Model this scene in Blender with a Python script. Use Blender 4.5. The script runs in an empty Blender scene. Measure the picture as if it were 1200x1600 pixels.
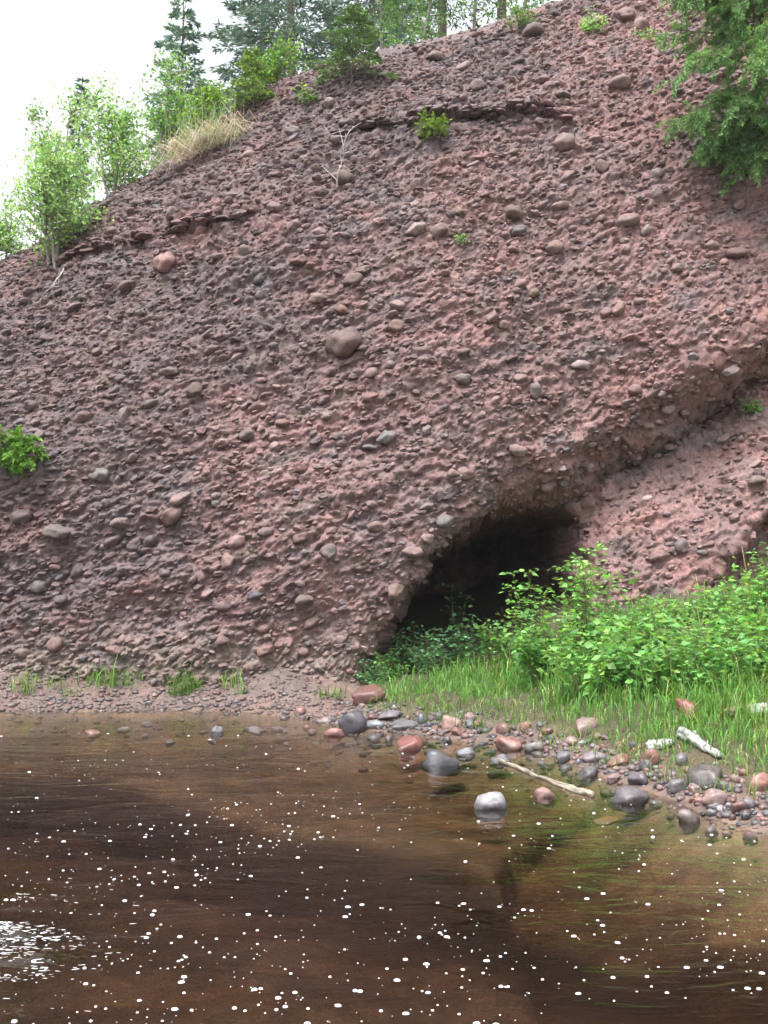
import bpy, math, random
import numpy as np
from mathutils import Vector, Matrix

S = bpy.context.scene
COL = S.collection
rad = math.radians

# ------------------------------------------------------------------ camera, sky, sun, exposure
FPX, CAMZ, PITCH = 1618.0, 1.7, rad(2.83)
cam_d = bpy.data.cameras.new('camera'); cam = bpy.data.objects.new('camera', cam_d); COL.objects.link(cam)
cam_d.sensor_fit = 'VERTICAL'; cam_d.angle_y = 2 * math.atan(800 / FPX)
cam_d.clip_start = 0.05; cam_d.clip_end = 2000
cam.location = (0, 0, CAMZ); cam.rotation_euler = (rad(90) + PITCH, 0, 0)
S.camera = cam

S.render.engine = 'CYCLES'; cy = S.cycles
cy.max_bounces = 5; cy.diffuse_bounces = 2; cy.glossy_bounces = 3; cy.transmission_bounces = 4; cy.transparent_max_bounces = 8; cy.volume_bounces = 0
cy.use_adaptive_sampling = True; cy.adaptive_threshold = 0.04
cy.caustics_reflective = False; cy.caustics_refractive = False
SUN_EL, SUN_AZ = rad(66), rad(-150)          # azimuth measured from +Y towards +X (behind the camera, to the left)
world = bpy.data.worlds.new('World'); S.world = world; world.use_nodes = True
wn, wl = world.node_tree.nodes, world.node_tree.links
wn.clear()
wo = wn.new('ShaderNodeOutputWorld'); wb = wn.new('ShaderNodeBackground'); wb.inputs['Strength'].default_value = 0.118
sky = wn.new('ShaderNodeTexSky'); sky.sky_type = 'NISHITA'; sky.sun_disc = False
sky.sun_elevation = SUN_EL; sky.sun_rotation = SUN_AZ
sky.air_density = 1.0; sky.dust_density = 6.0; sky.ozone_density = 1.0
hs = wn.new('ShaderNodeHueSaturation'); hs.inputs['Saturation'].default_value = 0.22
wl.new(sky.outputs['Color'], hs.inputs['Color'])
ov = wn.new('ShaderNodeMix'); ov.data_type = 'RGBA'; ov.inputs[0].default_value = 0.55      # even overcast over the clear sky
ov.inputs[7].default_value = (3.3, 3.45, 3.75, 1); wl.new(hs.outputs['Color'], ov.inputs[6]); wl.new(ov.outputs[2], wb.inputs['Color'])
wl.new(wb.outputs['Background'], wo.inputs['Surface'])
sun_d = bpy.data.lights.new('sun', 'SUN'); sun_d.energy = 1.5; sun_d.angle = rad(26); sun_d.color = (1.0, 0.98, 0.96)
sun = bpy.data.objects.new('sun', sun_d); COL.objects.link(sun)
sd = Vector((math.sin(SUN_AZ) * math.cos(SUN_EL), math.cos(SUN_AZ) * math.cos(SUN_EL), math.sin(SUN_EL)))
sun.rotation_euler = (-sd).to_track_quat('-Z', 'Y').to_euler()
sun.location = (0, 0, 30)
vs = S.view_settings
vs.view_transform = 'Standard'; vs.look = 'None'; vs.gamma = 1; vs.use_curve_mapping = False
vs.exposure = 1.88

# ------------------------------------------------------------------ helpers
R = np.random.default_rng(7)
def sstep(a, b, x):
    t = np.clip((x - a) / (b - a), 0, 1)
    return t * t * (3 - 2 * t)
def _h(ix, iy, iz, seed):
    h = (ix.astype(np.uint32) * np.uint32(374761393) + iy.astype(np.uint32) * np.uint32(668265263)
         + iz.astype(np.uint32) * np.uint32(2147483647) + np.uint32(seed * 974711 & 0xffffffff))
    h = (h ^ (h >> np.uint32(13))) * np.uint32(1274126177)
    h = (h ^ (h >> np.uint32(16))) * np.uint32(2246822519)
    return h ^ (h >> np.uint32(15))
def perlin(x, y, z, seed=0):
    x, y, z = (np.asarray(a, np.float32) for a in np.broadcast_arrays(x, y, z))
    fx, fy, fz = np.floor(x), np.floor(y), np.floor(z)
    ix, iy, iz = fx.astype(np.int64), fy.astype(np.int64), fz.astype(np.int64)
    x, y, z = x - fx, y - fy, z - fz
    u, v, w = (a * a * a * (a * (a * 6 - 15) + 10) for a in (x, y, z))
    def g(dx, dy, dz):
        h = _h(ix + dx, iy + dy, iz + dz, seed)
        gx = (h & np.uint32(1023)).astype(np.float32) / 511.5 - 1
        gy = ((h >> np.uint32(10)) & np.uint32(1023)).astype(np.float32) / 511.5 - 1
        gz = ((h >> np.uint32(20)) & np.uint32(1023)).astype(np.float32) / 511.5 - 1
        return gx * (x - dx) + gy * (y - dy) + gz * (z - dz)
    def lerp(a, b, t): return a + (b - a) * t
    return lerp(lerp(lerp(g(0,0,0), g(1,0,0), u), lerp(g(0,1,0), g(1,1,0), u), v),
                lerp(lerp(g(0,0,1), g(1,0,1), u), lerp(g(0,1,1), g(1,1,1), u), v), w) * 1.4
def worley(x, y, z, seed=0):
    x, y, z = (np.asarray(a, np.float32) for a in (x, y, z))
    fx, fy, fz = np.floor(x), np.floor(y), np.floor(z)
    ix, iy, iz = fx.astype(np.int64), fy.astype(np.int64), fz.astype(np.int64)
    best = np.full(x.shape, 9.0, np.float32)
    for dx in (-1, 0, 1):
        for dy in (-1, 0, 1):
            for dz in (-1, 0, 1):
                h = _h(ix + dx, iy + dy, iz + dz, seed)
                px = fx + dx + (h & np.uint32(1023)).astype(np.float32) / 1023
                py = fy + dy + ((h >> np.uint32(10)) & np.uint32(1023)).astype(np.float32) / 1023
                pz = fz + dz + ((h >> np.uint32(20)) & np.uint32(1023)).astype(np.float32) / 1023
                best = np.minimum(best, (px - x) ** 2 + (py - y) ** 2 + (pz - z) ** 2)
    return np.sqrt(best)

CP, SP = math.cos(PITCH), math.sin(PITCH)
def ray(px, py):
    x = (np.asarray(px, float) - 600) / FPX; zc = (800 - np.asarray(py, float)) / FPX
    return np.stack([x, CP - SP * zc, SP + CP * zc], -1)
def proj(P):
    P = np.asarray(P, float); y = P[..., 1]; z = P[..., 2] - CAMZ
    d = y * CP + z * SP; zc = -y * SP + z * CP
    return 600 + FPX * P[..., 0] / d, 800 - FPX * zc / d
def on_z(px, py, z=0.0):
    r = ray(px, py); t = (z - CAMZ) / r[..., 2]
    return r[..., 0] * t, r[..., 1] * t

def build_mesh(name, V, faces, mat=None, parent=None, col=None, smooth=True, link=True, attr='tint'):
    me = bpy.data.meshes.new(name)
    V = np.asarray(V, np.float32).reshape(-1, 3)
    if not isinstance(faces, (list, tuple)): faces = [faces]
    faces = [np.asarray(f, np.int32) for f in faces if len(f)]
    loops = np.concatenate([f.ravel() for f in faces])
    tot = np.concatenate([np.full(len(f), f.shape[1], np.int32) for f in faces])
    start = np.concatenate([[0], np.cumsum(tot)[:-1]]).astype(np.int32)
    me.vertices.add(len(V)); me.vertices.foreach_set('co', V.ravel())
    me.loops.add(len(loops)); me.loops.foreach_set('vertex_index', loops)
    me.polygons.add(len(tot)); me.polygons.foreach_set('loop_start', start)
    try: me.polygons.foreach_set('loop_total', tot)
    except Exception: pass
    me.polygons.foreach_set('use_smooth', np.full(len(tot), bool(smooth)))
    if col is not None:
        c = np.ones((len(V), 4), np.float32); c[:, :3] = col
        a = me.color_attributes.new(attr, 'FLOAT_COLOR', 'POINT'); a.data.foreach_set('color', c.ravel())
    me.update(); me.validate()
    if mat: me.materials.append(mat)
    if not link: return me
    o = bpy.data.objects.new(name, me); COL.objects.link(o)
    if parent: o.parent = parent
    return o
class Acc:
    def __init__(s): s.v = []; s.f3 = []; s.f4 = []; s.c = []; s.n = 0
    def add(s, V, F, c=(1, 1, 1)):
        V = np.asarray(V, np.float32).reshape(-1, 3); F = np.asarray(F, np.int32)
        if len(V) == 0: return
        (s.f3 if F.shape[1] == 3 else s.f4).append(F + s.n)
        s.v.append(V); cc = np.empty((len(V), 3), np.float32); cc[:] = c; s.c.append(cc); s.n += len(V)
    def build(s, name, mat, parent=None, smooth=True):
        fs = []
        if s.f3: fs.append(np.concatenate(s.f3))
        if s.f4: fs.append(np.concatenate(s.f4))
        return build_mesh(name, np.concatenate(s.v), fs, mat, parent, np.concatenate(s.c), smooth)
def empty(name, loc, label, cat, group=None):
    o = bpy.data.objects.new(name, None); COL.objects.link(o); o.location = loc
    o.empty_display_size = 0.1
    return tag(o, label, cat, group)
def tag(o, label=None, cat=None, group=None, kind=None):
    if label: o['label'] = label
    if cat: o['category'] = cat
    if group: o['group'] = group
    if kind: o['kind'] = kind
    return o
def tube(pts, radii, seg=6):
    pts = np.asarray(pts, float); n = len(pts)
    T = np.gradient(pts, axis=0); T /= np.linalg.norm(T, axis=1, keepdims=True) + 1e-9
    ref = np.where(np.abs(T[:, 2:3]) > 0.9, [[1.0, 0, 0]], [[0, 0, 1.0]])
    A = np.cross(T, ref); A /= np.linalg.norm(A, axis=1, keepdims=True) + 1e-9
    B = np.cross(T, A)
    a = np.linspace(0, 2 * np.pi, seg, endpoint=False)
    r = np.asarray(radii, float)[:, None, None]
    V = pts[:, None] + r * (np.cos(a)[None, :, None] * A[:, None] + np.sin(a)[None, :, None] * B[:, None])
    i, j = np.meshgrid(np.arange(n - 1), np.arange(seg), indexing='ij'); j2 = (j + 1) % seg
    F = np.stack([i * seg + j, i * seg + j2, (i + 1) * seg + j2, (i + 1) * seg + j], -1).reshape(-1, 4)
    V = V.reshape(-1, 3)
    return V, F
def tube_closed(acc, pts, radii, seg, c):
    V, F = tube(pts, radii, seg); n = len(V)
    V = np.vstack([V, [pts[0]], [pts[-1]]]); acc.add(V, F, c)
    j = np.arange(seg); j2 = (j + 1) % seg
    base = acc.n - len(V)
    acc.f3.append(np.concatenate([np.stack([j2, j, np.full(seg, n)], -1), np.stack([n - seg + j, n - seg + j2, np.full(seg, n + 1)], -1)]).astype(np.int32) + base)
def unit(a): return a / (np.linalg.norm(a, axis=-1, keepdims=True) + 1e-9)
def leaves(acc, C, D, L, W, c, fold=0.25, nrm=None):
    """C base points, D directions, L lengths, W widths: folded two-triangle leaves"""
    C = np.asarray(C, float); n = len(C)
    if n == 0: return
    D = unit(np.asarray(D, float)); L = np.broadcast_to(np.asarray(L, float), (n,))[:, None]; W = np.broadcast_to(np.asarray(W, float), (n,))[:, None]
    up = R.normal(0, 0.5, (n, 3)) + [0, 0, 1.0] if nrm is None else nrm
    Sd = unit(np.cross(D, up)); N = np.cross(Sd, D)
    m = C + D * L * 0.45
    V = np.stack([C, m + Sd * W * 0.5 + N * W * fold, C + D * L, m - Sd * W * 0.5 + N * W * fold], 1).reshape(-1, 3)
    k = np.arange(n)[:, None] * 4
    F = np.concatenate([k + [0, 1, 2], k + [0, 2, 3]])
    cc = np.repeat(np.broadcast_to(np.asarray(c, float), (n, 3)), 4, axis=0)
    acc.add(V, F, cc)
def tints(n, base, var=0.25, hue=0.12):
    base = np.asarray(base, float)
    k = np.exp(R.normal(0, var, (n, 1))); h = R.normal(0, hue, (n, 1))
    c = base * k; c[:, 0:1] *= np.exp(h); c[:, 2:3] *= np.exp(R.normal(0, hue, (n, 1)))
    return np.clip(c, 0.004, 0.85)

# ------------------------------------------------------------------ materials
def nt(name):
    m = bpy.data.materials.new(name); m.use_nodes = True
    t = m.node_tree; t.nodes.clear()
    return m, t.nodes, t.links
def noise(n, l, scale, detail=4, rough=0.55, vec=None):
    x = n.new('ShaderNodeTexNoise'); x.inputs['Scale'].default_value = scale; x.inputs['Detail'].default_value = detail
    x.inputs['Roughness'].default_value = rough
    if vec is not None: l.new(vec, x.inputs['Vector'])
    return x
def ramp(n, l, src, stops):
    r = n.new('ShaderNodeValToRGB'); e = r.color_ramp.elements
    while len(e) < len(stops): e.new(0.5)
    for k, (p, c) in enumerate(stops):
        e[k].position = p; e[k].color = (*c, 1) if isinstance(c, tuple) else (c, c, c, 1)
    l.new(src, r.inputs['Fac']); return r
def mul(n, l, a, b, mode='MULTIPLY', fac=1.0):
    m = n.new('ShaderNodeMix'); m.data_type = 'RGBA'; m.blend_type = mode; m.inputs[0].default_value = fac
    l.new(a, m.inputs[6]); l.new(b, m.inputs[7]); return m
def rock_material(name, color=None, use_tint=True, obj_var=False, rough=0.75, bump=0.6, scale=1.0, lichen=0.0, spec=0.35):
    m, n, l = nt(name)
    out = n.new('ShaderNodeOutputMaterial'); b = n.new('ShaderNodeBsdfPrincipled')
    tc = n.new('ShaderNodeTexCoord'); g = n.new('ShaderNodeNewGeometry')
    vec = g.outputs['Position'] if not obj_var else tc.outputs['Object']
    n1 = noise(n, l, 9 * scale, 3, 0.65, vec); n2 = noise(n, l, 60 * scale, 1.5, 0.6, vec); n3 = noise(n, l, 2.3 * scale, 1, 0.5, vec)
    r1 = ramp(n, l, n1.outputs['Fac'], [(0.25, (0.62, 0.6, 0.6)), (0.5, (0.95, 0.95, 0.95)), (0.78, (1.35, 1.3, 1.28))])
    r2 = ramp(n, l, n2.outputs['Fac'], [(0.3, 0.72), (0.7, 1.22)])
    r3 = ramp(n, l, n3.outputs['Fac'], [(0.3, (0.88, 0.92, 0.95)), (0.7, (1.12, 1.04, 1.0))])
    if use_tint:
        a = n.new('ShaderNodeVertexColor'); a.layer_name = 'tint'; src = a.outputs['Color']
    elif color is not None:
        rgb = n.new('ShaderNodeRGB'); rgb.outputs[0].default_value = (*color, 1); src = rgb.outputs[0]
    else:
        oi = n.new('ShaderNodeObjectInfo'); src = oi.outputs['Color']
    c = mul(n, l, src, r1.outputs['Color']); c = mul(n, l, c.outputs[2], r2.outputs['Color']); c = mul(n, l, c.outputs[2], r3.outputs['Color'])
    colr = c.outputs[2]
    if lichen > 0:
        nl = noise(n, l, 3.1, 3, 0.7, vec); rl = ramp(n, l, nl.outputs['Fac'], [(0.60, 0.0), (0.70, lichen)])
        mx = n.new('ShaderNodeMix'); mx.data_type = 'RGBA'; l.new(rl.outputs['Color'], mx.inputs[0]); l.new(colr, mx.inputs[6])
        mx.inputs[7].default_value = (0.12, 0.13, 0.06, 1); colr = mx.outputs[2]
    l.new(colr, b.inputs['Base Color'])
    rr = ramp(n, l, n1.outputs['Fac'], [(0.3, rough - 0.12), (0.7, min(1, rough + 0.1))]); l.new(rr.outputs['Color'], b.inputs['Roughness'])
    b.inputs['Specular IOR Level'].default_value = spec
    bp = n.new('ShaderNodeBump'); bp.inputs['Strength'].default_value = bump; bp.inputs['Distance'].default_value = 0.02 / scale
    add = n.new('ShaderNodeMath'); add.operation = 'ADD'
    mm = n.new('ShaderNodeMath'); mm.operation = 'MULTIPLY'; mm.inputs[1].default_value = 0.4
    l.new(n2.outputs['Fac'], mm.inputs[0]); l.new(n1.outputs['Fac'], add.inputs[0]); l.new(mm.outputs[0], add.inputs[1])
    l.new(add.outputs[0], bp.inputs['Height']); l.new(bp.outputs['Normal'], b.inputs['Normal'])
    l.new(b.outputs[0], out.inputs['Surface'])
    return m
def wet_band(m):
    n, l = m.node_tree.nodes, m.node_tree.links; b = next(x for x in n if x.type == 'BSDF_PRINCIPLED')
    g = n.new('ShaderNodeNewGeometry'); sx = n.new('ShaderNodeSeparateXYZ'); l.new(g.outputs['Position'], sx.inputs[0])
    nz = noise(n, l, 14, 2, 0.5, g.outputs['Position']); a = n.new('ShaderNodeMath'); a.operation = 'MULTIPLY_ADD'; a.inputs[1].default_value = 0.10
    l.new(nz.outputs['Fac'], a.inputs[0]); l.new(sx.outputs['Z'], a.inputs[2])
    r = ramp(n, l, a.outputs[0], [(0.075, 0.5), (0.115, 1.0)]); src = b.inputs['Base Color'].links[0].from_socket
    c = mul(n, l, src, r.outputs['Color']); l.new(c.outputs[2], b.inputs['Base Color'])
    return m
def leaf_material(name, trans=0.35, rough=0.5, spec=0.3):
    m, n, l = nt(name)
    out = n.new('ShaderNodeOutputMaterial'); b = n.new('ShaderNodeBsdfPrincipled'); t = n.new('ShaderNodeBsdfTranslucent')
    a = n.new('ShaderNodeVertexColor'); a.layer_name = 'tint'
    g = n.new('ShaderNodeNewGeometry'); n1 = noise(n, l, 14, 3, 0.5, g.outputs['Position'])
    r1 = ramp(n, l, n1.outputs['Fac'], [(0.3, 0.8), (0.7, 1.2)])
    c = mul(n, l, a.outputs['Color'], r1.outputs['Color'])
    l.new(c.outputs[2], b.inputs['Base Color']); b.inputs['Roughness'].default_value = rough; b.inputs['Specular IOR Level'].default_value = spec
    br = n.new('ShaderNodeMix'); br.data_type = 'RGBA'; br.blend_type = 'MULTIPLY'; br.inputs[0].default_value = 1
    l.new(c.outputs[2], br.inputs[6]); br.inputs[7].default_value = (1.5, 1.5, 0.9, 1); l.new(br.outputs[2], t.inputs['Color'])
    mx = n.new('ShaderNodeMixShader'); mx.inputs[0].default_value = trans
    l.new(b.outputs[0], mx.inputs[1]); l.new(t.outputs[0], mx.inputs[2]); l.new(mx.outputs[0], out.inputs['Surface'])
    return m
def plain_tint(name, rough=0.8, bump=0.4, scale=30):
    m, n, l = nt(name)
    out = n.new('ShaderNodeOutputMaterial'); b = n.new('ShaderNodeBsdfPrincipled')
    a = n.new('ShaderNodeVertexColor'); a.layer_name = 'tint'
    tc = n.new('ShaderNodeTexCoord'); n1 = noise(n, l, scale, 5, 0.6, tc.outputs['Object'])
    r1 = ramp(n, l, n1.outputs['Fac'], [(0.3, 0.65), (0.7, 1.25)])
    c = mul(n, l, a.outputs['Color'], r1.outputs['Color']); l.new(c.outputs[2], b.inputs['Base Color']); b.inputs['Roughness'].default_value = rough
    bp = n.new('ShaderNodeBump'); bp.inputs['Strength'].default_value = bump; bp.inputs['Distance'].default_value = 0.01
    l.new(n1.outputs['Fac'], bp.inputs['Height']); l.new(bp.outputs['Normal'], b.inputs['Normal']); l.new(b.outputs[0], out.inputs['Surface'])
    return m
def water_material():
    m, n, l = nt('water')
    out = n.new('ShaderNodeOutputMaterial'); g = n.new('ShaderNodeNewGeometry')
    mp = n.new('ShaderNodeMapping'); mp.inputs['Scale'].default_value = (0.75, 1.5, 1); l.new(g.outputs['Position'], mp.inputs['Vector'])
    na = noise(n, l, 2.2, 3, 0.5, mp.outputs['Vector']); na.inputs['Distortion'].default_value = 1.2
    nb = noise(n, l, 9.0, 3, 0.55, mp.outputs['Vector']); nb.inputs['Distortion'].default_value = 0.8
    mb = n.new('ShaderNodeMath'); mb.operation = 'MULTIPLY_ADD'; mb.inputs[1].default_value = 0.22
    l.new(nb.outputs['Fac'], mb.inputs[0]); l.new(na.outputs['Fac'], mb.inputs[2])
    bp = n.new('ShaderNodeBump'); bp.inputs['Strength'].default_value = 0.28; bp.inputs['Distance'].default_value = 0.05
    l.new(mb.outputs[0], bp.inputs['Height'])
    fr = n.new('ShaderNodeFresnel'); fr.inputs['IOR'].default_value = 1.33; l.new(bp.outputs['Normal'], fr.inputs['Normal'])
    tr = n.new('ShaderNodeBsdfTransparent'); tr.inputs['Color'].default_value = (0.97, 0.95, 0.92, 1)
    gl = n.new('ShaderNodeBsdfGlossy'); gl.inputs['Roughness'].default_value = 0.06; gl.inputs['Color'].default_value = (1, 1, 1, 1)
    l.new(bp.outputs['Normal'], gl.inputs['Normal'])
    mx = n.new('ShaderNodeMixShader'); l.new(fr.outputs[0], mx.inputs[0]); l.new(tr.outputs[0], mx.inputs[1]); l.new(gl.outputs[0], mx.inputs[2])
    l.new(mx.outputs[0], out.inputs['Surface'])
    va = n.new('ShaderNodeVolumeAbsorption'); va.inputs['Color'].default_value = (0.60, 0.505, 0.36, 1); va.inputs['Density'].default_value = 1.5
    l.new(va.outputs[0], out.inputs['Volume'])
    return m
def foam_glint_material():
    m, n, l = nt('foam')
    out = n.new('ShaderNodeOutputMaterial'); b = n.new('ShaderNodeBsdfPrincipled'); b.inputs['Base Color'].default_value = (0.76, 0.79, 0.83, 1)
    b.inputs['Roughness'].default_value = 0.35; g = n.new('ShaderNodeNewGeometry'); n1 = noise(n, l, 180, 2, 0.5, g.outputs['Position'])
    bp = n.new('ShaderNodeBump'); bp.inputs['Strength'].default_value = 0.3; bp.inputs['Distance'].default_value = 0.004
    l.new(n1.outputs['Fac'], bp.inputs['Height']); l.new(bp.outputs['Normal'], b.inputs['Normal']); l.new(b.outputs[0], out.inputs['Surface'])
    return m
M_CLIFF = rock_material('conglomerate_matrix', lichen=0.35, rough=0.85, bump=0.9)
M_PEB = rock_material('conglomerate_pebbles', rough=0.74, bump=0.6, scale=2.0, lichen=0.15)
M_STONE = rock_material('conglomerate_stone', use_tint=False, rough=0.72, bump=0.8, scale=2.2, lichen=0.1)
M_SHORE = rock_material('wet_shore_stone', use_tint=False, rough=0.42, bump=0.55, scale=3.0, spec=0.5)
wet_band(M_SHORE)
M_GROUND = rock_material('bank_and_bed', rough=0.8, bump=0.8)
M_GRAVEL = rock_material('wet_gravel', rough=0.45, bump=0.4, spec=0.5)
M_LEAF = leaf_material('leaf', 0.42); M_NEEDLE = leaf_material('needle', 0.2, 0.6, 0.2); M_GRASS = leaf_material('grass_blade', 0.35, 0.45)
M_BARK = plain_tint('bark', 0.85, 0.6, 25); M_DRIFT = plain_tint('driftwood', 0.7, 0.5, 14)
M_WATER = water_material(); M_FOAM_GLINT = foam_glint_material()

# ------------------------------------------------------------------ the cliff: a leaning dome, H(u) fitted to the skyline
RLEAN, LEAN = 5.2, 0.10
def Y0(u): return 12.65 + 0.5 * sstep(0.4, 2.6, u) + 0.018 * np.clip(-u - 4.0, 0, None) ** 2
skx = np.array([-900, -300, 0, 60, 150, 250, 330, 380, 450, 520, 600, 700, 800, 900, 1050, 1200, 1600, 2200], float)
sky_y = np.array([560, 470, 425, 412, 345, 268, 205, 172, 140, 112, 84, 58, 32, 2, -40, -80, -130, -160], float)
ug = np.linspace(-16, 16, 129); Hg = np.full(ug.shape, 8.0)
ths = np.linspace(0, np.pi / 2, 80)
for it in range(25):
    z = Hg[:, None] * np.sin(ths); y = Y0(ug)[:, None] + RLEAN * (1 - np.cos(ths)) + LEAN * z
    px, py = proj(np.stack([np.broadcast_to(ug[:, None], z.shape), y, z], -1))
    k = py.argmin(1); i = np.arange(len(ug))
    err = py[i, k] - np.interp(px[i, k], skx, sky_y)
    Hg = np.clip(Hg + 0.7 * err / FPX * y[i, k], 2.5, 16)
    Hg = np.convolve(np.pad(Hg, 2, mode='edge'), np.ones(5) / 5, 'valid')
def Hf(u): return np.interp(u, ug, Hg)
def base(u, th):
    H = Hf(u); z = H * np.sin(th)
    return np.stack([u, Y0(u) + RLEAN * (1 - np.cos(th)) + LEAN * z, z], -1)
# coarse pixel lookup on the smooth surface, to carry outlines measured in the photo over to (u, z) on the rock
_u, _t = np.meshgrid(np.linspace(-9, 9, 700), np.linspace(-0.1, 1.45, 500)); _P = base(_u, _t); _px, _py = proj(_P)
def uz(pts):
    o = []
    for a, b in pts:
        k = np.argmin((_px - a) ** 2 + (_py - b) ** 2); o.append((_P[..., 0].flat[k], _P[..., 2].flat[k]))
    return np.array(o)
def poly_sd(x, y, poly):
    d = np.full(x.shape, 1e9); ins = np.zeros(x.shape, bool); n = len(poly)
    for i in range(n):
        ax, ay = poly[i]; bx, by = poly[(i + 1) % n]
        ex, ey = bx - ax, by - ay; wx, wy = x - ax, y - ay
        t = np.clip((wx * ex + wy * ey) / (ex * ex + ey * ey + 1e-12), 0, 1)
        d = np.minimum(d, (wx - ex * t) ** 2 + (wy - ey * t) ** 2)
        c = ((ay > y) != (by > y)) & (x < ex * (y - ay) / (ey if abs(ey) > 1e-9 else 1e-9) + ax)
        ins ^= c
    d = np.sqrt(d)
    return np.where(ins, d, -d)
ARCH = uz([(540, 1085), (572, 1030), (588, 992), (625, 942), (668, 880), (712, 834), (769, 801), (834, 784), (900, 778), (936, 800), (934, 850), (926, 900), (930, 1000), (930, 1085)])
ARCH[0, 1] = -1.5; ARCH[-1, 1] = -1.5
OVER = uz([(700, 850), (770, 795), (893, 780), (950, 742), (1040, 692), (1120, 640), (1200, 588)])
OVER = np.vstack([OVER, [[OVER[-1, 0] + 2.5, OVER[-1, 1] + 1.5], [14, OVER[-1, 1] + 3.0]]])
GULLY = uz([(1200, 800), (1150, 840), (1105, 895), (1085, 960), (1080, 1000)])
GULLY = np.vstack([GULLY, [[GULLY[-1, 0], -1], [GULLY[0, 0] + 1.5, -1], [GULLY[0, 0] + 1.5, GULLY[0, 1] + 0.8]]])
LED1 = uz([(95, 412), (160, 392), (250, 374), (330, 352), (400, 338)])
LED2 = uz([(520, 212), (580, 200), (640, 196), (700, 186), (770, 180), (830, 176), (885, 190)])
def ledge(u, z, L, amp, up):
    s = z - np.interp(u, L[:, 0], L[:, 1]) + 0.10 * perlin(u * 2.1, z * 2.1, 8.8, 15) + 0.06 * perlin(u * 6.3, z * 6.3, 4.4, 16)
    e = sstep(L[0, 0] - 0.3, L[0, 0] + 0.4, u) * (1 - sstep(L[-1, 0] - 0.4, L[-1, 0] + 0.3, u)) * (0.65 + 0.8 * perlin(u * 1.7, z * 0.2, 6.1, 17))
    return -amp * e * sstep(-0.02, 0.04, s) * np.exp(-np.clip(s, 0, None) / up) + 1.3 * amp * np.clip(e, 0, 1) * np.exp(-((s + 0.07) / 0.06) ** 2)
def relief(u, z):
    """offset of the rock along +Y (positive = recessed)"""
    w = 0.10 * perlin(u * 2.2, z * 2.2, 3.1, 5) + 0.05 * perlin(u * 6, z * 6, 1.7, 6)
    d = poly_sd(u, z, ARCH) + w * 0.8
    cave = np.where(d > 0, 0.30 * sstep(0, 0.07, d) + 6.6 * sstep(0.05, 0.42, d), 0.0)
    rim = np.where(d <= 0, 0.20 * np.clip(1 + d / 0.35, 0, 1) ** 2, 0.20)
    s = z - np.interp(u, OVER[:, 0], OVER[:, 1]) + w
    A = 0.15 + 0.70 * sstep(0.9, 3.0, u) + 0.2 * sstep(3.0, 5, u)
    A = A * sstep(0.5, 1.3, u)
    ov = A * np.where(s > 0, np.clip(1 - s / 0.85, 0, 1) ** 1.7, 1.0 * np.exp(-np.abs(s) / 1.7) + 0.34 * sstep(0, 0.06, -s) * np.exp(-np.abs(s) / 0.2))
    gd = poly_sd(u, z, GULLY) + w
    gl = 0.7 * sstep(0.0, 0.5, gd)
    ld = ledge(u, z, LED1, 0.06, 0.8) + ledge(u, z, LED2, 0.085, 0.9)
    return cave + rim * 1.0 + ov + gl + ld, d
# bulge of the dome: the rock swells towards the viewer in the middle
uc = np.concatenate([np.linspace(-30, -6.7, 40, endpoint=False), np.arange(-6.7, 6.7, 0.0165), np.linspace(6.7, 30, 40)])
tc_ = np.concatenate([np.linspace(-0.10, 1.26, 690), np.linspace(1.28, np.pi / 2, 16)])
UU, TT = np.meshgrid(uc, tc_)
P = base(UU, TT)
off, CAVED = relief(UU, P[..., 2])
P[..., 1] += off
ext = np.array([0.4, 1.0, 2, 4, 8, 16, 32, 60], float)
E = P[-1][None] + np.stack([np.zeros(8), ext, 0.04 * ext], -1)[:, None, :]
P = np.concatenate([P, E]); nv, nu = P.shape[:2]
CAVED = np.concatenate([CAVED, np.full((8, nu), -9.0)])
du = np.gradient(P, axis=1); dv = np.gradient(P, axis=0); N = unit(np.cross(du, dv))
BT = rad(20)
X_, Y_, Z_ = P[..., 0], P[..., 1], P[..., 2]
B1 = math.cos(BT) * X_ + math.sin(BT) * Z_; B2 = -math.sin(BT) * X_ + math.cos(BT) * Z_
far = np.clip((np.abs(X_) - 6.7) / 2, 0, 1)
disp = 0.20 * perlin(X_ * 0.45, Y_ * 0.45, Z_ * 0.5, 1) + 0.085 * perlin(B1 * 1.0, Y_ * 1.4, B2 * 1.9, 2)
wl_ = worley(B1 * 6.2, Y_ * 7.5, B2 * 9.5, 3)
lump = np.clip(0.62 - wl_, 0, 1)
wl2 = worley(B1 * 13, Y_ * 15, B2 * 19, 9)
pits = perlin(B1 * 3.2, Y_ * 4, B2 * 5.0, 4)
fine = 0.034 * perlin(B1 * 8, Y_ * 9, B2 * 12, 7) + 0.024 * perlin(B1 * 19, Y_ * 21, B2 * 26, 8)
bed = 0.035 * perlin(B1 * 0.5, Y_ * 0.3, B2 * 5.5, 11)
fb = B2 * 5.2 + 1.1 * perlin(B1 * 0.8, Y_ * 0.5, B2 * 0.8, 12) + 0.75 * perlin(B1 * 3.1, Y_ * 2, B2 * 3.1, 13) + 0.25 * perlin(B1 * 8, Y_ * 6, B2 * 8, 18)
fb = fb - np.floor(fb); saw = (1 - fb) * sstep(0, 0.16, fb) * np.clip(0.55 + 1.0 * perlin(B1 * 1.6, Y_, B2 * 1.6, 14), 0.05, 1.4)
fc = B2 * 15.0 + 1.5 * perlin(B1 * 2.4, Y_ * 2, B2 * 2.4, 19) + 1.3 * perlin(B1 * 9, Y_ * 6, B2 * 9, 20)
fc = fc - np.floor(fc); saw = saw * 0.075 + 0.038 * (1 - fc) * sstep(0, 0.2, fc)
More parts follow.
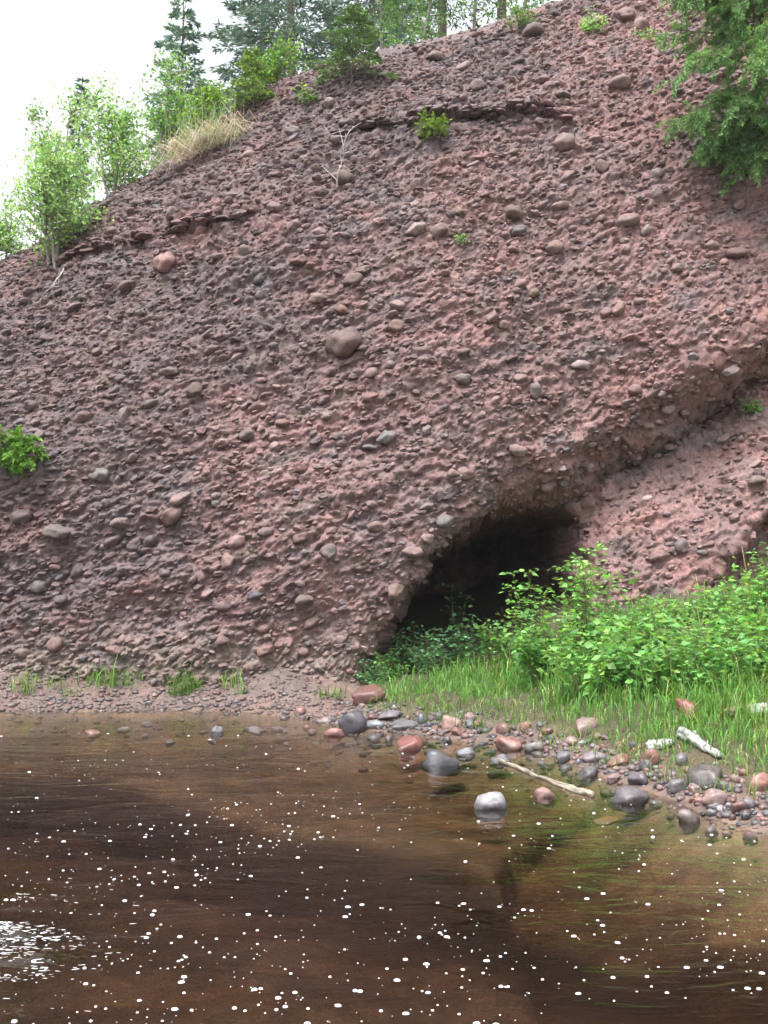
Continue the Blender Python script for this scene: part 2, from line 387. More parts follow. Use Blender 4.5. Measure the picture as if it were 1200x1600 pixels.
disp = disp + (saw + 0.035 * lump + 0.030 * np.clip(0.6 - wl2, 0, 1) + 0.045 * pits - 0.16 * np.clip(pits - 0.30, 0, 1) + fine + bed) * (1 - far)
def blur(a, k):
    for ax in (0, 1):
        c = np.cumsum(np.concatenate([np.repeat(np.take(a, [0], ax), k + 1, ax), a, np.repeat(np.take(a, [-1], ax), k, ax)], ax), ax)
        a = (np.take(c, np.arange(2 * k + 1, c.shape[ax]), ax) - np.take(c, np.arange(0, c.shape[ax] - 2 * k - 1), ax)) / (2 * k + 1)
    return a
PB = P + N * (blur(disp, 4) + 0.012)[..., None]      # where the stones sit: the surface without its small pits
P = P + N * disp[..., None]
# rock colour: pink and brown-grey domains of the conglomerate
dom = sstep(-0.6, 0.75, 0.17 * (X_ + 0.4) - 0.08 * (Z_ - 3.5) + 0.75 * perlin(X_ * 0.33, Y_ * 0.3, Z_ * 0.38, 21) + 0.22 * perlin(X_ * 1.7, Y_, Z_ * 1.7, 22))
mott = perlin(B1 * 1.5, Y_, B2 * 2.6, 23)
pink = np.array([0.244, 0.152, 0.143]); dark = np.array([0.142, 0.107, 0.109]); grey = np.array([0.145, 0.127, 0.130])
ca = dark + (pink - dark) * dom[..., None]
ca = ca + (grey - ca) * (sstep(0.12, 0.55, mott) * 0.55)[..., None]
ca = ca * (1 + 0.28 * perlin(X_ * 3, Y_ * 3, Z_ * 3, 24))[..., None]
redp = sstep(0.10, 0.45, perlin(B1 * 0.55, Y_ * 0.5, B2 * 1.3, 26) + 0.25 * perlin(B1 * 2.2, Y_, B2 * 4, 27))
ca = ca + (np.array([0.235, 0.120, 0.108]) - ca) * (0.32 * redp)[..., None]
stain = sstep(0.15, 0.5, perlin(X_ * 1.1, Y_ * 0.6, Z_ * 0.35, 28) + 0.3 * perlin(X_ * 4, Y_, Z_ * 1.2, 29))
ca = ca + (np.array([0.088, 0.076, 0.074]) - ca) * (0.26 * stain)[..., None]
toe = (1 - sstep(0.45, 1.1, Z_ + 0.15 * perlin(X_ * 2, Y_, Z_ * 2, 25))) * (X_ < 0.6)
ca = ca + (np.array([0.21, 0.175, 0.155]) - ca) * (toe * 0.7)[..., None]
q = np.arange(nv * nu).reshape(nv, nu)
F = np.stack([q[:-1, :-1], q[:-1, 1:], q[1:, 1:], q[1:, :-1]], -1).reshape(-1, 4)
cliff = build_mesh('cliff', P, F, M_CLIFF, None, ca.reshape(-1, 3))
tag(cliff, 'tall dome of red-brown pebbly conglomerate rock with a dark cave at its foot', 'cliff', kind='structure')
PX, PY = proj(P)
def cliff_at(px, py):
    rows = slice(0, nv - 9)
    d = (PX[rows] - px) ** 2 + (PY[rows] - py) ** 2
    k = np.argmin(np.where(d < 9, Y_[rows] - 1e3, d)); i, j = np.unravel_index(k, d.shape)
    return P[i, j].copy(), N[i, j].copy(), (i, j)

# ------------------------------------------------------------------ stones: prototypes
def ico(sub):
    import bmesh
    bm = bmesh.new(); bmesh.ops.create_icosphere(bm, subdivisions=sub, radius=1)
    V = np.array([v.co[:] for v in bm.verts]); Fc = np.array([[v.index for v in f.verts] for f in bm.faces]); bm.free()
    return V, Fc
I1, F1 = ico(1); I2, F2 = ico(2); I3, F3 = ico(3)
def stone_shape(V, k, planes=9, lo=0.6, hi=1.0, rough=0.08):
    """a convex, faceted pebble: the sphere cut back by random planes, then made uneven"""
    r = np.random.default_rng(1000 + k); o = r.uniform(0, 50, 3)
    D = unit(V); rr = np.ones(len(V))
    for c in range(planes):
        n = unit(r.normal(size=3)); h = r.uniform(lo, hi); s = D @ n
        rr = np.minimum(rr, np.where(s > 0.05, h / np.maximum(s, 0.05), 9))
    rr = rr * (1 + rough * 1.6 * perlin(D[:, 0] * 1.6 + o[0], D[:, 1] * 1.6 + o[1], D[:, 2] * 1.6 + o[2], k))
    W = D * rr[:, None]; W = W - (W.max(0) + W.min(0)) / 2
    return W / ((W.max(0) - W.min(0)) / 2)
P1 = [stone_shape(I1, k, 4, 0.6, 0.95, 0.2) for k in range(12)]
P2 = [stone_shape(I2, k + 50, 5 + k % 8, (0.42, 0.5, 0.62)[k % 3], 0.92, 0.14) for k in range(24)]   # every third one is rounded
PAL = np.array([.72, .71, .74]) * np.array([[.24, .15, .13], [.28, .19, .17], [.33, .23, .21], [.22, .20, .20], [.12, .105, .105], [.27, .215, .165], [.17, .18, .19], [.40, .30, .28], [.19, .15, .15], [.30, .165, .145]])
PW = np.array([.20, .19, .15, .10, .07, .07, .04, .05, .08, .05]); PW /= PW.sum()

ii_ok = np.arange(4, nv - 10)
def frame_at(i, j, r):
    n = N[i, j]
    up = np.array([0, 0, 1.0])
    t = np.cross(up, n); t = unit(t) * (-1 if np.cross(up, n)[0] < 0 else 1)   # horizontal, to the right along the face
    bup = np.cross(n, t); bup = bup if bup[2] > 0 else -bup
    a = BT + r.normal(0, 0.30)
    ax = math.cos(a) * t + math.sin(a) * bup                  # long axis along the bedding
    cz = unit(np.array([-math.sin(a) * t[0], 0, math.cos(a)]) * 0.8 + bup * 0.6 + r.normal(0, 0.22, 3) + n * r.uniform(0.0, 0.5))
    cz = unit(cz - ax * (cz @ ax)); by = np.cross(cz, ax)
    return ax, by, cz, n
rs = np.random.default_rng(99)
SPEC = [  # large stones one can point at in the photo: px, py, width, height, colour
 (538,537,62,46,(.17,.125,.11)),(305,608,28,24,(.16,.125,.11)),(650,358,40,20,(.36,.28,.26)),(686,362,32,24,(.25,.19,.17)),(881,225,40,30,(.29,.22,.19)),(868,387,32,24,(.27,.19,.16)),
 (908,571,34,18,(.42,.34,.33)),(605,683,34,22,(.22,.235,.235)),(283,777,38,18,(.33,.24,.22)),(189,815,32,18,(.30,.24,.22)),(372,845,30,20,(.42,.27,.25)),(499,465,34,18,(.25,.20,.17)),
 (620,510,26,24,(.27,.19,.16)),(272,805,42,24,(.25,.15,.13)),(645,862,34,18,(.31,.22,.2)),(617,925,36,24,(.24,.17,.14)),(667,885,26,20,(.27,.18,.15)),(478,937,32,22,(.17,.15,.15)),(515,862,28,24,(.17,.15,.15)),
 (349,1000,22,20,(.22,.13,.12)),(417,1015,30,18,(.24,.14,.13)),(88,1004,26,26,(.24,.16,.13)),(182,1015,28,16,(.24,.15,.13)),(255,412,40,32,(.40,.24,.22)),(993,608,24,18,(.29,.19,.17)),(980,345,40,24,(.26,.19,.17)),
 (965,482,26,18,(.28,.19,.17)),(1058,420,22,16,(.26,.19,.17)),(694,812,34,22,(.20,.21,.20)),(400,930,26,14,(.16,.17,.2)),(350,947,28,20,(.17,.13,.13)),(487,972,30,18,(.25,.17,.15)),(160,742,28,24,(.19,.2,.19)),(90,830,44,24,(.2,.17,.15)),
 (980,27,34,22,(.27,.19,.17)),(835,50,40,26,(.16,.125,.11)),(680,85,30,18,(.27,.21,.18)),(745,135,32,18,(.29,.23,.21)),(720,105,30,14,(.3,.24,.22)),(968,130,40,22,(.26,.2,.18)),(762,165,26,20,(.25,.2,.18)),(829,160,22,20,(.27,.27,.27)),
 (1000,38,28,24,(.30,.2,.18)),(513,160,24,18,(.27,.24,.22)),(535,275,40,24,(.27,.2,.17)),(458,205,24,18,(.22,.19,.17)),(800,330,34,22,(.2,.14,.12)),(885,275,34,16,(.24,.17,.15)),(874,322,30,14,(.36,.25,.23)),(1155,395,40,18,(.28,.18,.16)),
 (1026,272,28,20,(.23,.2,.19)),(811,362,26,18,(.15,.15,.155)),(836,453,22,16,(.24,.18,.12)),(384,390,22,20,(.25,.19,.16)),(536,485,28,14,(.26,.16,.12)),(550,438,34,22,(.21,.16,.14)),(195,650,34,18,(.2,.17,.16)),(234,632,34,14,(.17,.15,.13)),
 (265,578,30,14,(.24,.2,.18)),(386,680,26,18,(.19,.17,.15)),(432,697,20,16,(.42,.3,.28)),(443,660,24,14,(.25,.16,.14)),(724,590,28,18,(.24,.22,.21)),(836,610,26,24,(.24,.2,.19)),(1065,905-260,22,14,(.28,.19,.17)),(1180,750,30,18,(.26,.2,.18)),
 (1065,850,26,22,(.17,.16,.17)),(1030,870,34,22,(.26,.18,.16)),(855,762,24,18,(.26,.18,.16)),(810,705,34,20,(.34,.25,.23)),(708,640+100,22,20,(.28,.19,.17)),(587,822,26,18,(.26,.17,.15)),(625,770-60,18,14,(.27,.2,.18)),(40,807,36,24,(.15,.135,.14)),
 (62,915,26,22,(.16,.15,.15)),(235,845,22,18,(.16,.14,.14)),(173,887,20,14,(.13,.12,.13)),(1140,640-60,34,14,(.24,.19,.18)),(1000,470,24,12,(.27,.21,.2)),(1010,360,26,14,(.25,.23,.22)),(940,260,22,24,(.25,.17,.15)),(960,60,26,14,(.25,.2,.18)),
]
SPEC = [t for t in SPEC]
stones = []   # (pos, axes 3x3, size(3), colour, protoset, proto, show)
occ = {}
def occupied(p, r):
    c = (p // 0.25).astype(int)
    for a in (-1, 0, 1):
        for b in (-1, 0, 1):
            for d in (-1, 0, 1):
                for q_, rr in occ.get((c[0] + a, c[1] + b, c[2] + d), ()):
                    if ((p - q_) ** 2).sum() < (0.78 * (r + rr)) ** 2: return True
    return False
def occupy(p, r): occ.setdefault(tuple((p // 0.25).astype(int)), []).append((p, r))
for (px, py, w, h, c) in SPEC:
    p, n, (i, j) = cliff_at(px, py)
    ax, by, cz, n = frame_at(i, j, rs)
    m = p[1] / FPX
    sx, sz = 0.50 * w * m, 0.50 * h * m; sy = 0.45 * (sx + sz)
    pos = PB[i, j] + n * sy * 0.22
    occupy(p, sx); stones.append((pos, np.stack([ax, by, cz], 1), (sx, sy, sz), 0.50 * np.array(c) + 0.32 * ca[i, j], rs.integers(24), 9e9))
inner = [(i, j) for i, j in zip(rs.integers(4, nv - 12, 140000), rs.integers(3, nu - 3, 140000))]
inner = [(i, j) for i, j in inner if abs(P[i, j, 0]) < 6.65 and CAVED[i, j] < 0.22 and P[i, j, 2] > 0.15]
it = iter(inner)
def add_class(count, lo, hi, check=True, flat=(0.45, 0.85), tries=6):
    done = 0
    for (i, j) in it:
        if done >= count: break
        s = lo * (hi / lo) ** (rs.random() ** 1.6)
        p = P[i, j]
        if abs(p[0]) < 0.2 and False: continue
        # thinner matrix-rich beds
        if check and occupied(p, s * 0.8): continue
        if check: occupy(p, s * 0.8)
        ax, by, cz, n = frame_at(i, j, rs)
        f = rs.uniform(*flat); e = rs.uniform(0.7, 1.0)
        pos = PB[i, j] + n * s * (rs.uniform(-0.30, 0.25) if s > 0.044 else rs.uniform(-0.45, 0.35))
        loc = ca[i, j]
        c = PAL[rs.choice(len(PAL), p=PW)] * math.exp(rs.normal(0, 0.16))
        c = c * (0.78 + 0.32 * dom[i, j]); c = c + (loc * rs.uniform(.85, 1.25) - c) * rs.uniform(0.15, 0.85)
        stones.append((pos, np.stack([ax, by, cz], 1), (s, s * e, s * f), c, rs.integers(24), s)); done += 1
add_class(420, 0.072, 0.135, flat=(0.4, 0.75))
add_class(4300, 0.044, 0.076, flat=(0.35, 0.75))
add_class(22000, 0.016, 0.044, check=False, flat=(0.24, 0.5))
# slabs that stick out along the two ledges of the upper face
for LN, cnt in ((LED2, 95), (LED1, 45)):
    for k in range(cnt):
        u = rs.uniform(LN[0, 0], LN[-1, 0]); z = np.interp(u, LN[:, 0], LN[:, 1]) + 0.03 + rs.normal(0, 0.03) - 0.10 * perlin(np.array([u * 2.1]), np.array([5.0]), np.array([8.8]), 15)[0]
        j = int(np.argmin(np.abs(uc - u))); i = int(np.argmin(np.abs(P[:nv - 12, j, 2] - z))); n = N[i, j]
        ax = unit(np.array([1.0, 0, np.interp(u + .1, LN[:, 0], LN[:, 1]) * 10 - np.interp(u, LN[:, 0], LN[:, 1]) * 10]) + rs.normal(0, .12, 3)); cz = unit(np.array([0, -.15, 1.0]) + rs.normal(0, .1, 3)); cz = unit(cz - ax * (cz @ ax)); by = np.cross(cz, ax)
        sx = rs.uniform(.05, .14); stones.append((PB[i, j] + np.array([0, -1.0, 0]) * rs.uniform(.03, .09), np.stack([ax, by, cz], 1), (sx, rs.uniform(.09, .14), rs.uniform(.022, .045)), ca[i, j] * rs.uniform(.75, 1.1), rs.integers(24), sx))
# the 300 that show largest become stones of their own, the rest one mass
pos = np.array([s[0] for s in stones]); siz = np.array([s[2][0] * s[2][2] for s in stones]) ** 0.5
px, py = proj(pos); app = siz / pos[:, 1]
app[(px < 4) | (px > 1196) | (py < 4) | (py > 1085)] = 0
app[:len(SPEC)] *= 50
order = np.argsort(-app); single = set(order[:300].tolist())
proto_me = [build_mesh('stone', stone_shape(I3, k + 150, 7 + k % 7, (0.45, 0.55, 0.66)[k % 3], 0.94, 0.16), F3, M_STONE, link=False) for k in range(24)]
for k in order[:300]:
    p, A, s, c, pr, _ = stones[k]
    o = bpy.data.objects.new('stone', proto_me[pr]); COL.objects.link(o); o.parent = cliff
    Mx = np.eye(4); Mx[:3, :3] = A * np.array(s)[None, :]; Mx[:3, 3] = p
    o.matrix_world = Matrix(Mx.tolist()); o.color = (*c, 1)
acc = Acc()
for k, (p, A, s, c, pr, _) in enumerate(stones):
    if k in single: continue
    if s[0] < 0.044: acc.add((P1[pr % 12] * s) @ A.T + p, F1, c)
    else: acc.add((P2[pr] * s) @ A.T + p, F2, c)
peb = acc.build('pebbles', M_PEB, cliff, smooth=False); peb['kind'] = 'stuff'

# ------------------------------------------------------------------ ground: bank above water, river bed below
shx, shy = on_z(np.array([-200, 0, 250, 400, 480, 560, 640, 740, 830, 900, 960, 1040, 1110, 1200.]), np.array([1114, 1112, 1108, 1112, 1120, 1136, 1146, 1160, 1172, 1196, 1222, 1250, 1275, 1300.]))
shx = np.concatenate([[-60], shx, [3.4, 4.4, 60]]); shy = np.concatenate([[12.6], shy, [5.0, 3.6, 1.5]])
def Ysh(x): return np.interp(x, shx, shy)
fx, fy = on_z(np.array([0, 150, 300, 420, 600, 700, 780, 850, 930, 1010, 1200.]), np.array([1205, 1216, 1250, 1298, 1322, 1340, 1368, 1390, 1408, 1425, 1445.]), -0.3)
fx = np.concatenate([[-60], fx, [4, 60]]); fy = np.concatenate([[9.0], fy, [4.2, 1.0]])
n1, n2 = on_z(np.array([700, 785, 815, 860, 900, 960]), np.array([1372, 1352, 1322, 1303, 1296, 1290]), -0.3)
def ground_z(x, y):
    x, y = np.broadcast_arrays(np.asarray(x, float), np.asarray(y, float))
    t = y - Ysh(x) + 0.22 * perlin(x * 1.3, y * 1.3, 0.5, 31)
    sl = 0.42 + (0.105 - 0.42) * sstep(-1.6, -0.2, x) + 0.03 * sstep(1.4, 2.6, x)
    land = np.where(t < 1.4, sl * t, sl * 1.4 + np.clip(t - 1.4, 0, 9) * (sl * 1.05))
    land = np.minimum(land, 1.4) + (0.05 * perlin(x * 2.1, y * 2.1, 7.7, 32) + 0.05 * perlin(x * 5.1, y * 5.1, 1.7, 38)) * np.clip(t * 2, 0, 1)
    shelf = -0.30 + 0.05 * perlin(x * 1.2, y * 2.5, 0.2, 33)
    notch = (y < np.interp(x, n1, n2)) & (x > n1[0]) 
    shelf = shelf - 0.34 * sstep(0.0, 0.07, np.interp(x, n1, n2) - y) * sstep(n1[1] - 0.1, n1[1] + 0.05, x)
    s = Ysh(x) - y
    wet = np.maximum(-0.20 * np.clip(-t, 0, None), shelf)
    e = np.interp(x, fx, fy) - y + 0.18 * perlin(x * 1.8, y * 1.8, 3.3, 34)
    deep = sstep(-0.1, 0.5, e)
    ch = -0.72 + 0.22 * sstep(0.4, 1.8, e) + 0.08 * perlin(x * 1.5, y * 1.5, 5.5, 35)
    wet = wet + (np.minimum(ch, shelf - 0.1) - wet) * deep
    near = sstep(3.0, 0.6, y) if False else 1 - sstep(0.4, 3.2, y)
    wet = wet + (0.22 - wet) * near
    z = np.where(t > 0, land, wet)
    z = z + 0.012 * perlin(x * 9, y * 9, 1.1, 36) + 0.010 * perlin(x * 22, y * 22, 2.1, 37)
    return z
gx = np.concatenate([np.linspace(-80, -7, 24, endpoint=False), np.arange(-7, 7, 0.065), np.linspace(7, 80, 24)])
gy = np.concatenate([np.linspace(-60, 0, 20, endpoint=False), np.arange(0, 15, 0.06), np.linspace(15, 24, 12)])
GX, GY = np.meshgrid(gx, gy); GZ = ground_z(GX, GY)
mud = np.array([.155, .112, .10]); soil = np.array([.085, .068, .045]); sand = np.array([.22, .155, .10]); darkbed = np.array([.10, .075, .05])
tl = GY - Ysh(GX)
k1 = (sstep(0.5, 1.4, tl) * sstep(-0.6, 0.3, GX))[..., None]
gc = mud + (soil - mud) * k1
wetm = (1 - sstep(-0.03, 0.03, GZ))[..., None]
bn = (0.45 + 0.7 * perlin(GX * 0.9, GY * 2.2, 4.4, 41) + 0.5 * perlin(GX * 3.2, GY * 6, 4.4, 42) + 0.5 * perlin(GX * 6.5, GY * 7.5, 1.4, 43))
bc = darkbed + (sand - darkbed) * np.clip(bn, 0, 1)[..., None]
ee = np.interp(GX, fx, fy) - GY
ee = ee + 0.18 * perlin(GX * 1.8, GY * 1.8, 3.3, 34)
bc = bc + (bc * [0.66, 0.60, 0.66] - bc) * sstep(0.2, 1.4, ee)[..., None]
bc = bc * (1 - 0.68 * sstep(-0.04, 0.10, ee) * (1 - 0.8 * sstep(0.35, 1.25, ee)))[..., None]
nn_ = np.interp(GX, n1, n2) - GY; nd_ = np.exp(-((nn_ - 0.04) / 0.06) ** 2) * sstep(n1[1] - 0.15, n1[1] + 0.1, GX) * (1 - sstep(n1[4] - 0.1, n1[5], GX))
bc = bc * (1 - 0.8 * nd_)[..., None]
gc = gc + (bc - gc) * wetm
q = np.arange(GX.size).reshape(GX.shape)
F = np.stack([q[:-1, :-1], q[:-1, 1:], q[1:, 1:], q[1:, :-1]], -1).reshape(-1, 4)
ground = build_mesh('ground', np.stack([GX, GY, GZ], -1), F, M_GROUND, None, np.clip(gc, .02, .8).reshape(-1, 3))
tag(ground, 'muddy bank and sandy river bed under the brown water', kind='structure')
def gz(x, y):
    i = min(max(int(np.searchsorted(gy, y)) - 1, 0), len(gy) - 2); j = min(max(int(np.searchsorted(gx, x)) - 1, 0), len(gx) - 2)
    a = (y - gy[i]) / (gy[i + 1] - gy[i]); b = (x - gx[j]) / (gx[j + 1] - gx[j])
    return (GZ[i, j] * (1 - b) + GZ[i, j + 1] * b) * (1 - a) + (GZ[i + 1, j] * (1 - b) + GZ[i + 1, j + 1] * b) * a
def on_ground(px, py, water=True):
    r = ray(px, py); t = 3.0
    for _ in range(1400):
        p = np.array([0, 0, CAMZ]) + r * t
        g = gz(p[0], p[1]) if _ % 1 == 0 else 0
        if water: g = max(g, 0.0)
        if p[2] <= g: return p
        t += max(0.012, (p[2] - g) * 0.6)
    return p

# ------------------------------------------------------------------ water: closed body with gentle waves, a riffle at the near left
wx = np.concatenate([[-80, -50, -20], np.arange(-8, 8, 0.09), [20, 50, 80]]); wy = np.concatenate([[-60, -30, -8], np.arange(0, 13.6, 0.08), [14.0]])
WX, WY = np.meshgrid(wx, wy)
rif = np.exp(-((WX + 1.75) / 0.75) ** 2 - ((WY - 4.75) / 0.7) ** 2)
inn = (np.abs(WX) < 7.9) & (WY > 0.1) & (WY < 13.5)
WZ = 0.006 * perlin(WX * 1.3 + 0.3 * WY, WY * 2.2, 0.3, 51) + 0.002 * perlin(WX * 4, WY * 6, 0.9, 52)
WZ += rif * (0.045 * perlin(WX * 2.4 - 0.5 * WY, WY * 5.5 + WX, 0.7, 53) + 0.014 * perlin(WX * 6, WY * 11, 0.2, 54))
WZ = np.where(inn, WZ, 0)
q = np.arange(WX.size).reshape(WX.shape); F = np.stack([q[:-1, :-1], q[:-1, 1:], q[1:, 1:], q[1:, :-1]], -1).reshape(-1, 4)
V = np.stack([WX, WY, WZ], -1).reshape(-1, 3)
rimq = np.concatenate([q[0, :], q[1:, -1], q[-1, -2::-1], q[-2:0:-1, 0]])
Vb = V[rimq].copy(); Vb[:, 2] = -4; nb = len(rimq); b0 = len(V)
k = np.arange(nb); k2 = (k + 1) % nb
Fs = np.stack([rimq[k2], rimq[k], b0 + k, b0 + k2], -1)
V = np.vstack([V, Vb]); cen = len(V); V = np.vstack([V, [[0, -20, -4]]])
Fb = np.stack([b0 + k2, b0 + k, np.full(nb, cen)], -1)
water = build_mesh('water', V, [F, Fs, Fb], M_WATER)
tag(water, 'slow brown tea-coloured river water dotted with foam', kind='structure')
def wz(x, y): return 0.0

# foam bubbles drifting on the pool
fr_ = np.random.default_rng(5); acc = Acc()
aa = np.linspace(0, 2 * np.pi, 7, endpoint=False)
dome = np.vstack([np.stack([np.cos(aa), np.sin(aa), 0 * aa - 0.2], -1), np.stack([0.75 * np.cos(aa), 0.75 * np.sin(aa), 0 * aa + 0.45], -1), [[0, 0, 0.62]]])
k = np.arange(7); k2 = (k + 1) % 7
dF4 = np.stack([k, k2, 7 + k2, 7 + k], -1); dF3 = np.stack([7 + k, 7 + k2, np.full(7, 14)], -1)
def wsurf(x, y):
    i = np.clip(np.searchsorted(wy, y) - 1, 0, len(wy) - 2); j = np.clip(np.searchsorted(wx, x) - 1, 0, len(wx) - 2)
    return WZ[i:i + 2, j:j + 2].mean()
def bubble_or_glint(x, y, r, asp=1.0):
    if Ysh(x) - y < 0.15: return
    V = dome * [r * asp, r, r * 0.7]; a = fr_.uniform(0, 6.3) if asp == 1 else fr_.normal(0, 0.2)
    Rm = np.array([[math.cos(a), -math.sin(a), 0], [math.sin(a), math.cos(a), 0], [0, 0, 1]])
    V = V @ Rm.T + [x, y, wsurf(x, y)]; acc.add(V, dF4, (1, 1, 1)); acc.f3.append((dF3 + acc.n - 15).astype(np.int32))
for _ in range(3000):
    y = 3.3 * (10.5 / 3.3) ** (fr_.random() ** 1.7); x = fr_.uniform(-0.42, 0.42) * y
    dens = 0.5 + 1.1 * perlin(np.array([x * 0.9]), np.array([y * 0.9]), np.array([0.4]), 61)[0]
    if fr_.random() > dens + 0.12 - 0.045 * max(0, y - 6.5): continue
    r = 0.0018 * math.exp(abs(fr_.normal(0, 0.95)))
    bubble_or_glint(x, y, min(r, 0.0105), 1.0 if r < 0.008 else fr_.uniform(1, 1.5))
for (ax, ay, bx, by, bend, n) in [(-2.6, 5.0, -0.9, 5.6, .3, 60), (-2.4, 6.2, -0.8, 7.1, .2, 30), (-1.2, 5.7, 0.1, 6.6, .3, 36), (-2.0, 4.2, -0.7, 4.7, .1, 30), (0.2, 4.6, 1.7, 4.3, .1, 24), (-0.4, 5.2, -0.6, 4.0, .1, 26), (-1.6, 7.8, 0.6, 7.0, -.2, 26)]:
    for _ in range(n):
        t = fr_.random(); x = ax + (bx - ax) * t + fr_.normal(0, 0.12); y = ay + (by - ay) * t + bend * math.sin(math.pi * t) + fr_.normal(0, 0.16)
        bubble_or_glint(x, y, min(0.010, 0.0027 * math.exp(abs(fr_.normal(0, 0.7)))), fr_.uniform(1, 1.4))
for _ in range(900):   # white streaks standing in for sky reflection on the near-left riffle
    y = 4.85 + fr_.normal(0, 0.30); x = -0.385 * y + abs(fr_.normal(0, 0.27)) - 0.05
    if perlin(np.array([x * 2.2 - y]), np.array([y * 7 + x * 2]), np.array([.5]), 62)[0] < -0.02: continue
    bubble_or_glint(x, y, fr_.uniform(0.0006, 0.0022), fr_.uniform(2, 12))
foam = acc.build('foam', M_FOAM_GLINT); tag(foam, 'white foam bubbles on the brown water, with streaks imitating sky reflection', 'foam', kind='stuff')

# ------------------------------------------------------------------ shore: boulders, cobbles, gravel
P3 = [stone_shape(I3, k + 200, 10, 0.58, 0.98, 0.12) for k in range(8)]             # rounded
P3a = [stone_shape(I3, k + 300, 14, 0.40, 0.9, 0.12) for k in range(8)]                     # angular
sh_round = [build_mesh('boulder', W, F3, M_SHORE, link=False) for W in P3]
sh_ang = [build_mesh('boulder', W, F3, M_SHORE, link=False) for W in P3a]
sh_small = [build_mesh('cobble', stone_shape(I2, k + 400, 8, (0.45, 0.7)[k % 2], 0.95, 0.1), F2, M_SHORE, link=False, smooth=k % 2 == 1) for k in range(16)]
sr = np.random.default_rng(17)
taken = []; named = []
STOP = set('lying touching in standing with alone beside at on under right tucked awash next among sunk just half below near off between behind left of beached'.split())
def shore_stone(name, me, px, py, w, h, col, label, cat, group=None, sink=0.35, rz=None):
    """px, py: middle of the foot of the stone where it meets ground or water"""
    p = on_ground(px, py); m = p[1] / FPX
    sx, sz = 0.52 * w * m, 0.64 * h * m; sy = 0.8 * sx
    o = bpy.data.objects.new(name, me); COL.objects.link(o)
    g = max(gz(p[0], p[1] + sy * 0.8), -0.04)
    o.location = (p[0], p[1] + sy * 0.85, g + sz * (1 - 2 * sink)); o.scale = (sx, sy, sz)
    o.rotation_euler = (sr.normal(0, 0.08), sr.normal(0, 0.08), sr.normal(0, 0.35) if rz is None else rz)
    o.color = (*col, 1); taken.append((px, py - h / 2, max(w, h) / 2))
    return tag(o, label, cat, group)
DG, RB, PK, GR, PG, BR = (.075, .07, .08), (.24, .10, .08), (.30, .19, .175), (.17, .165, .175), (.23, .225, .24), (.17, .115, .10)
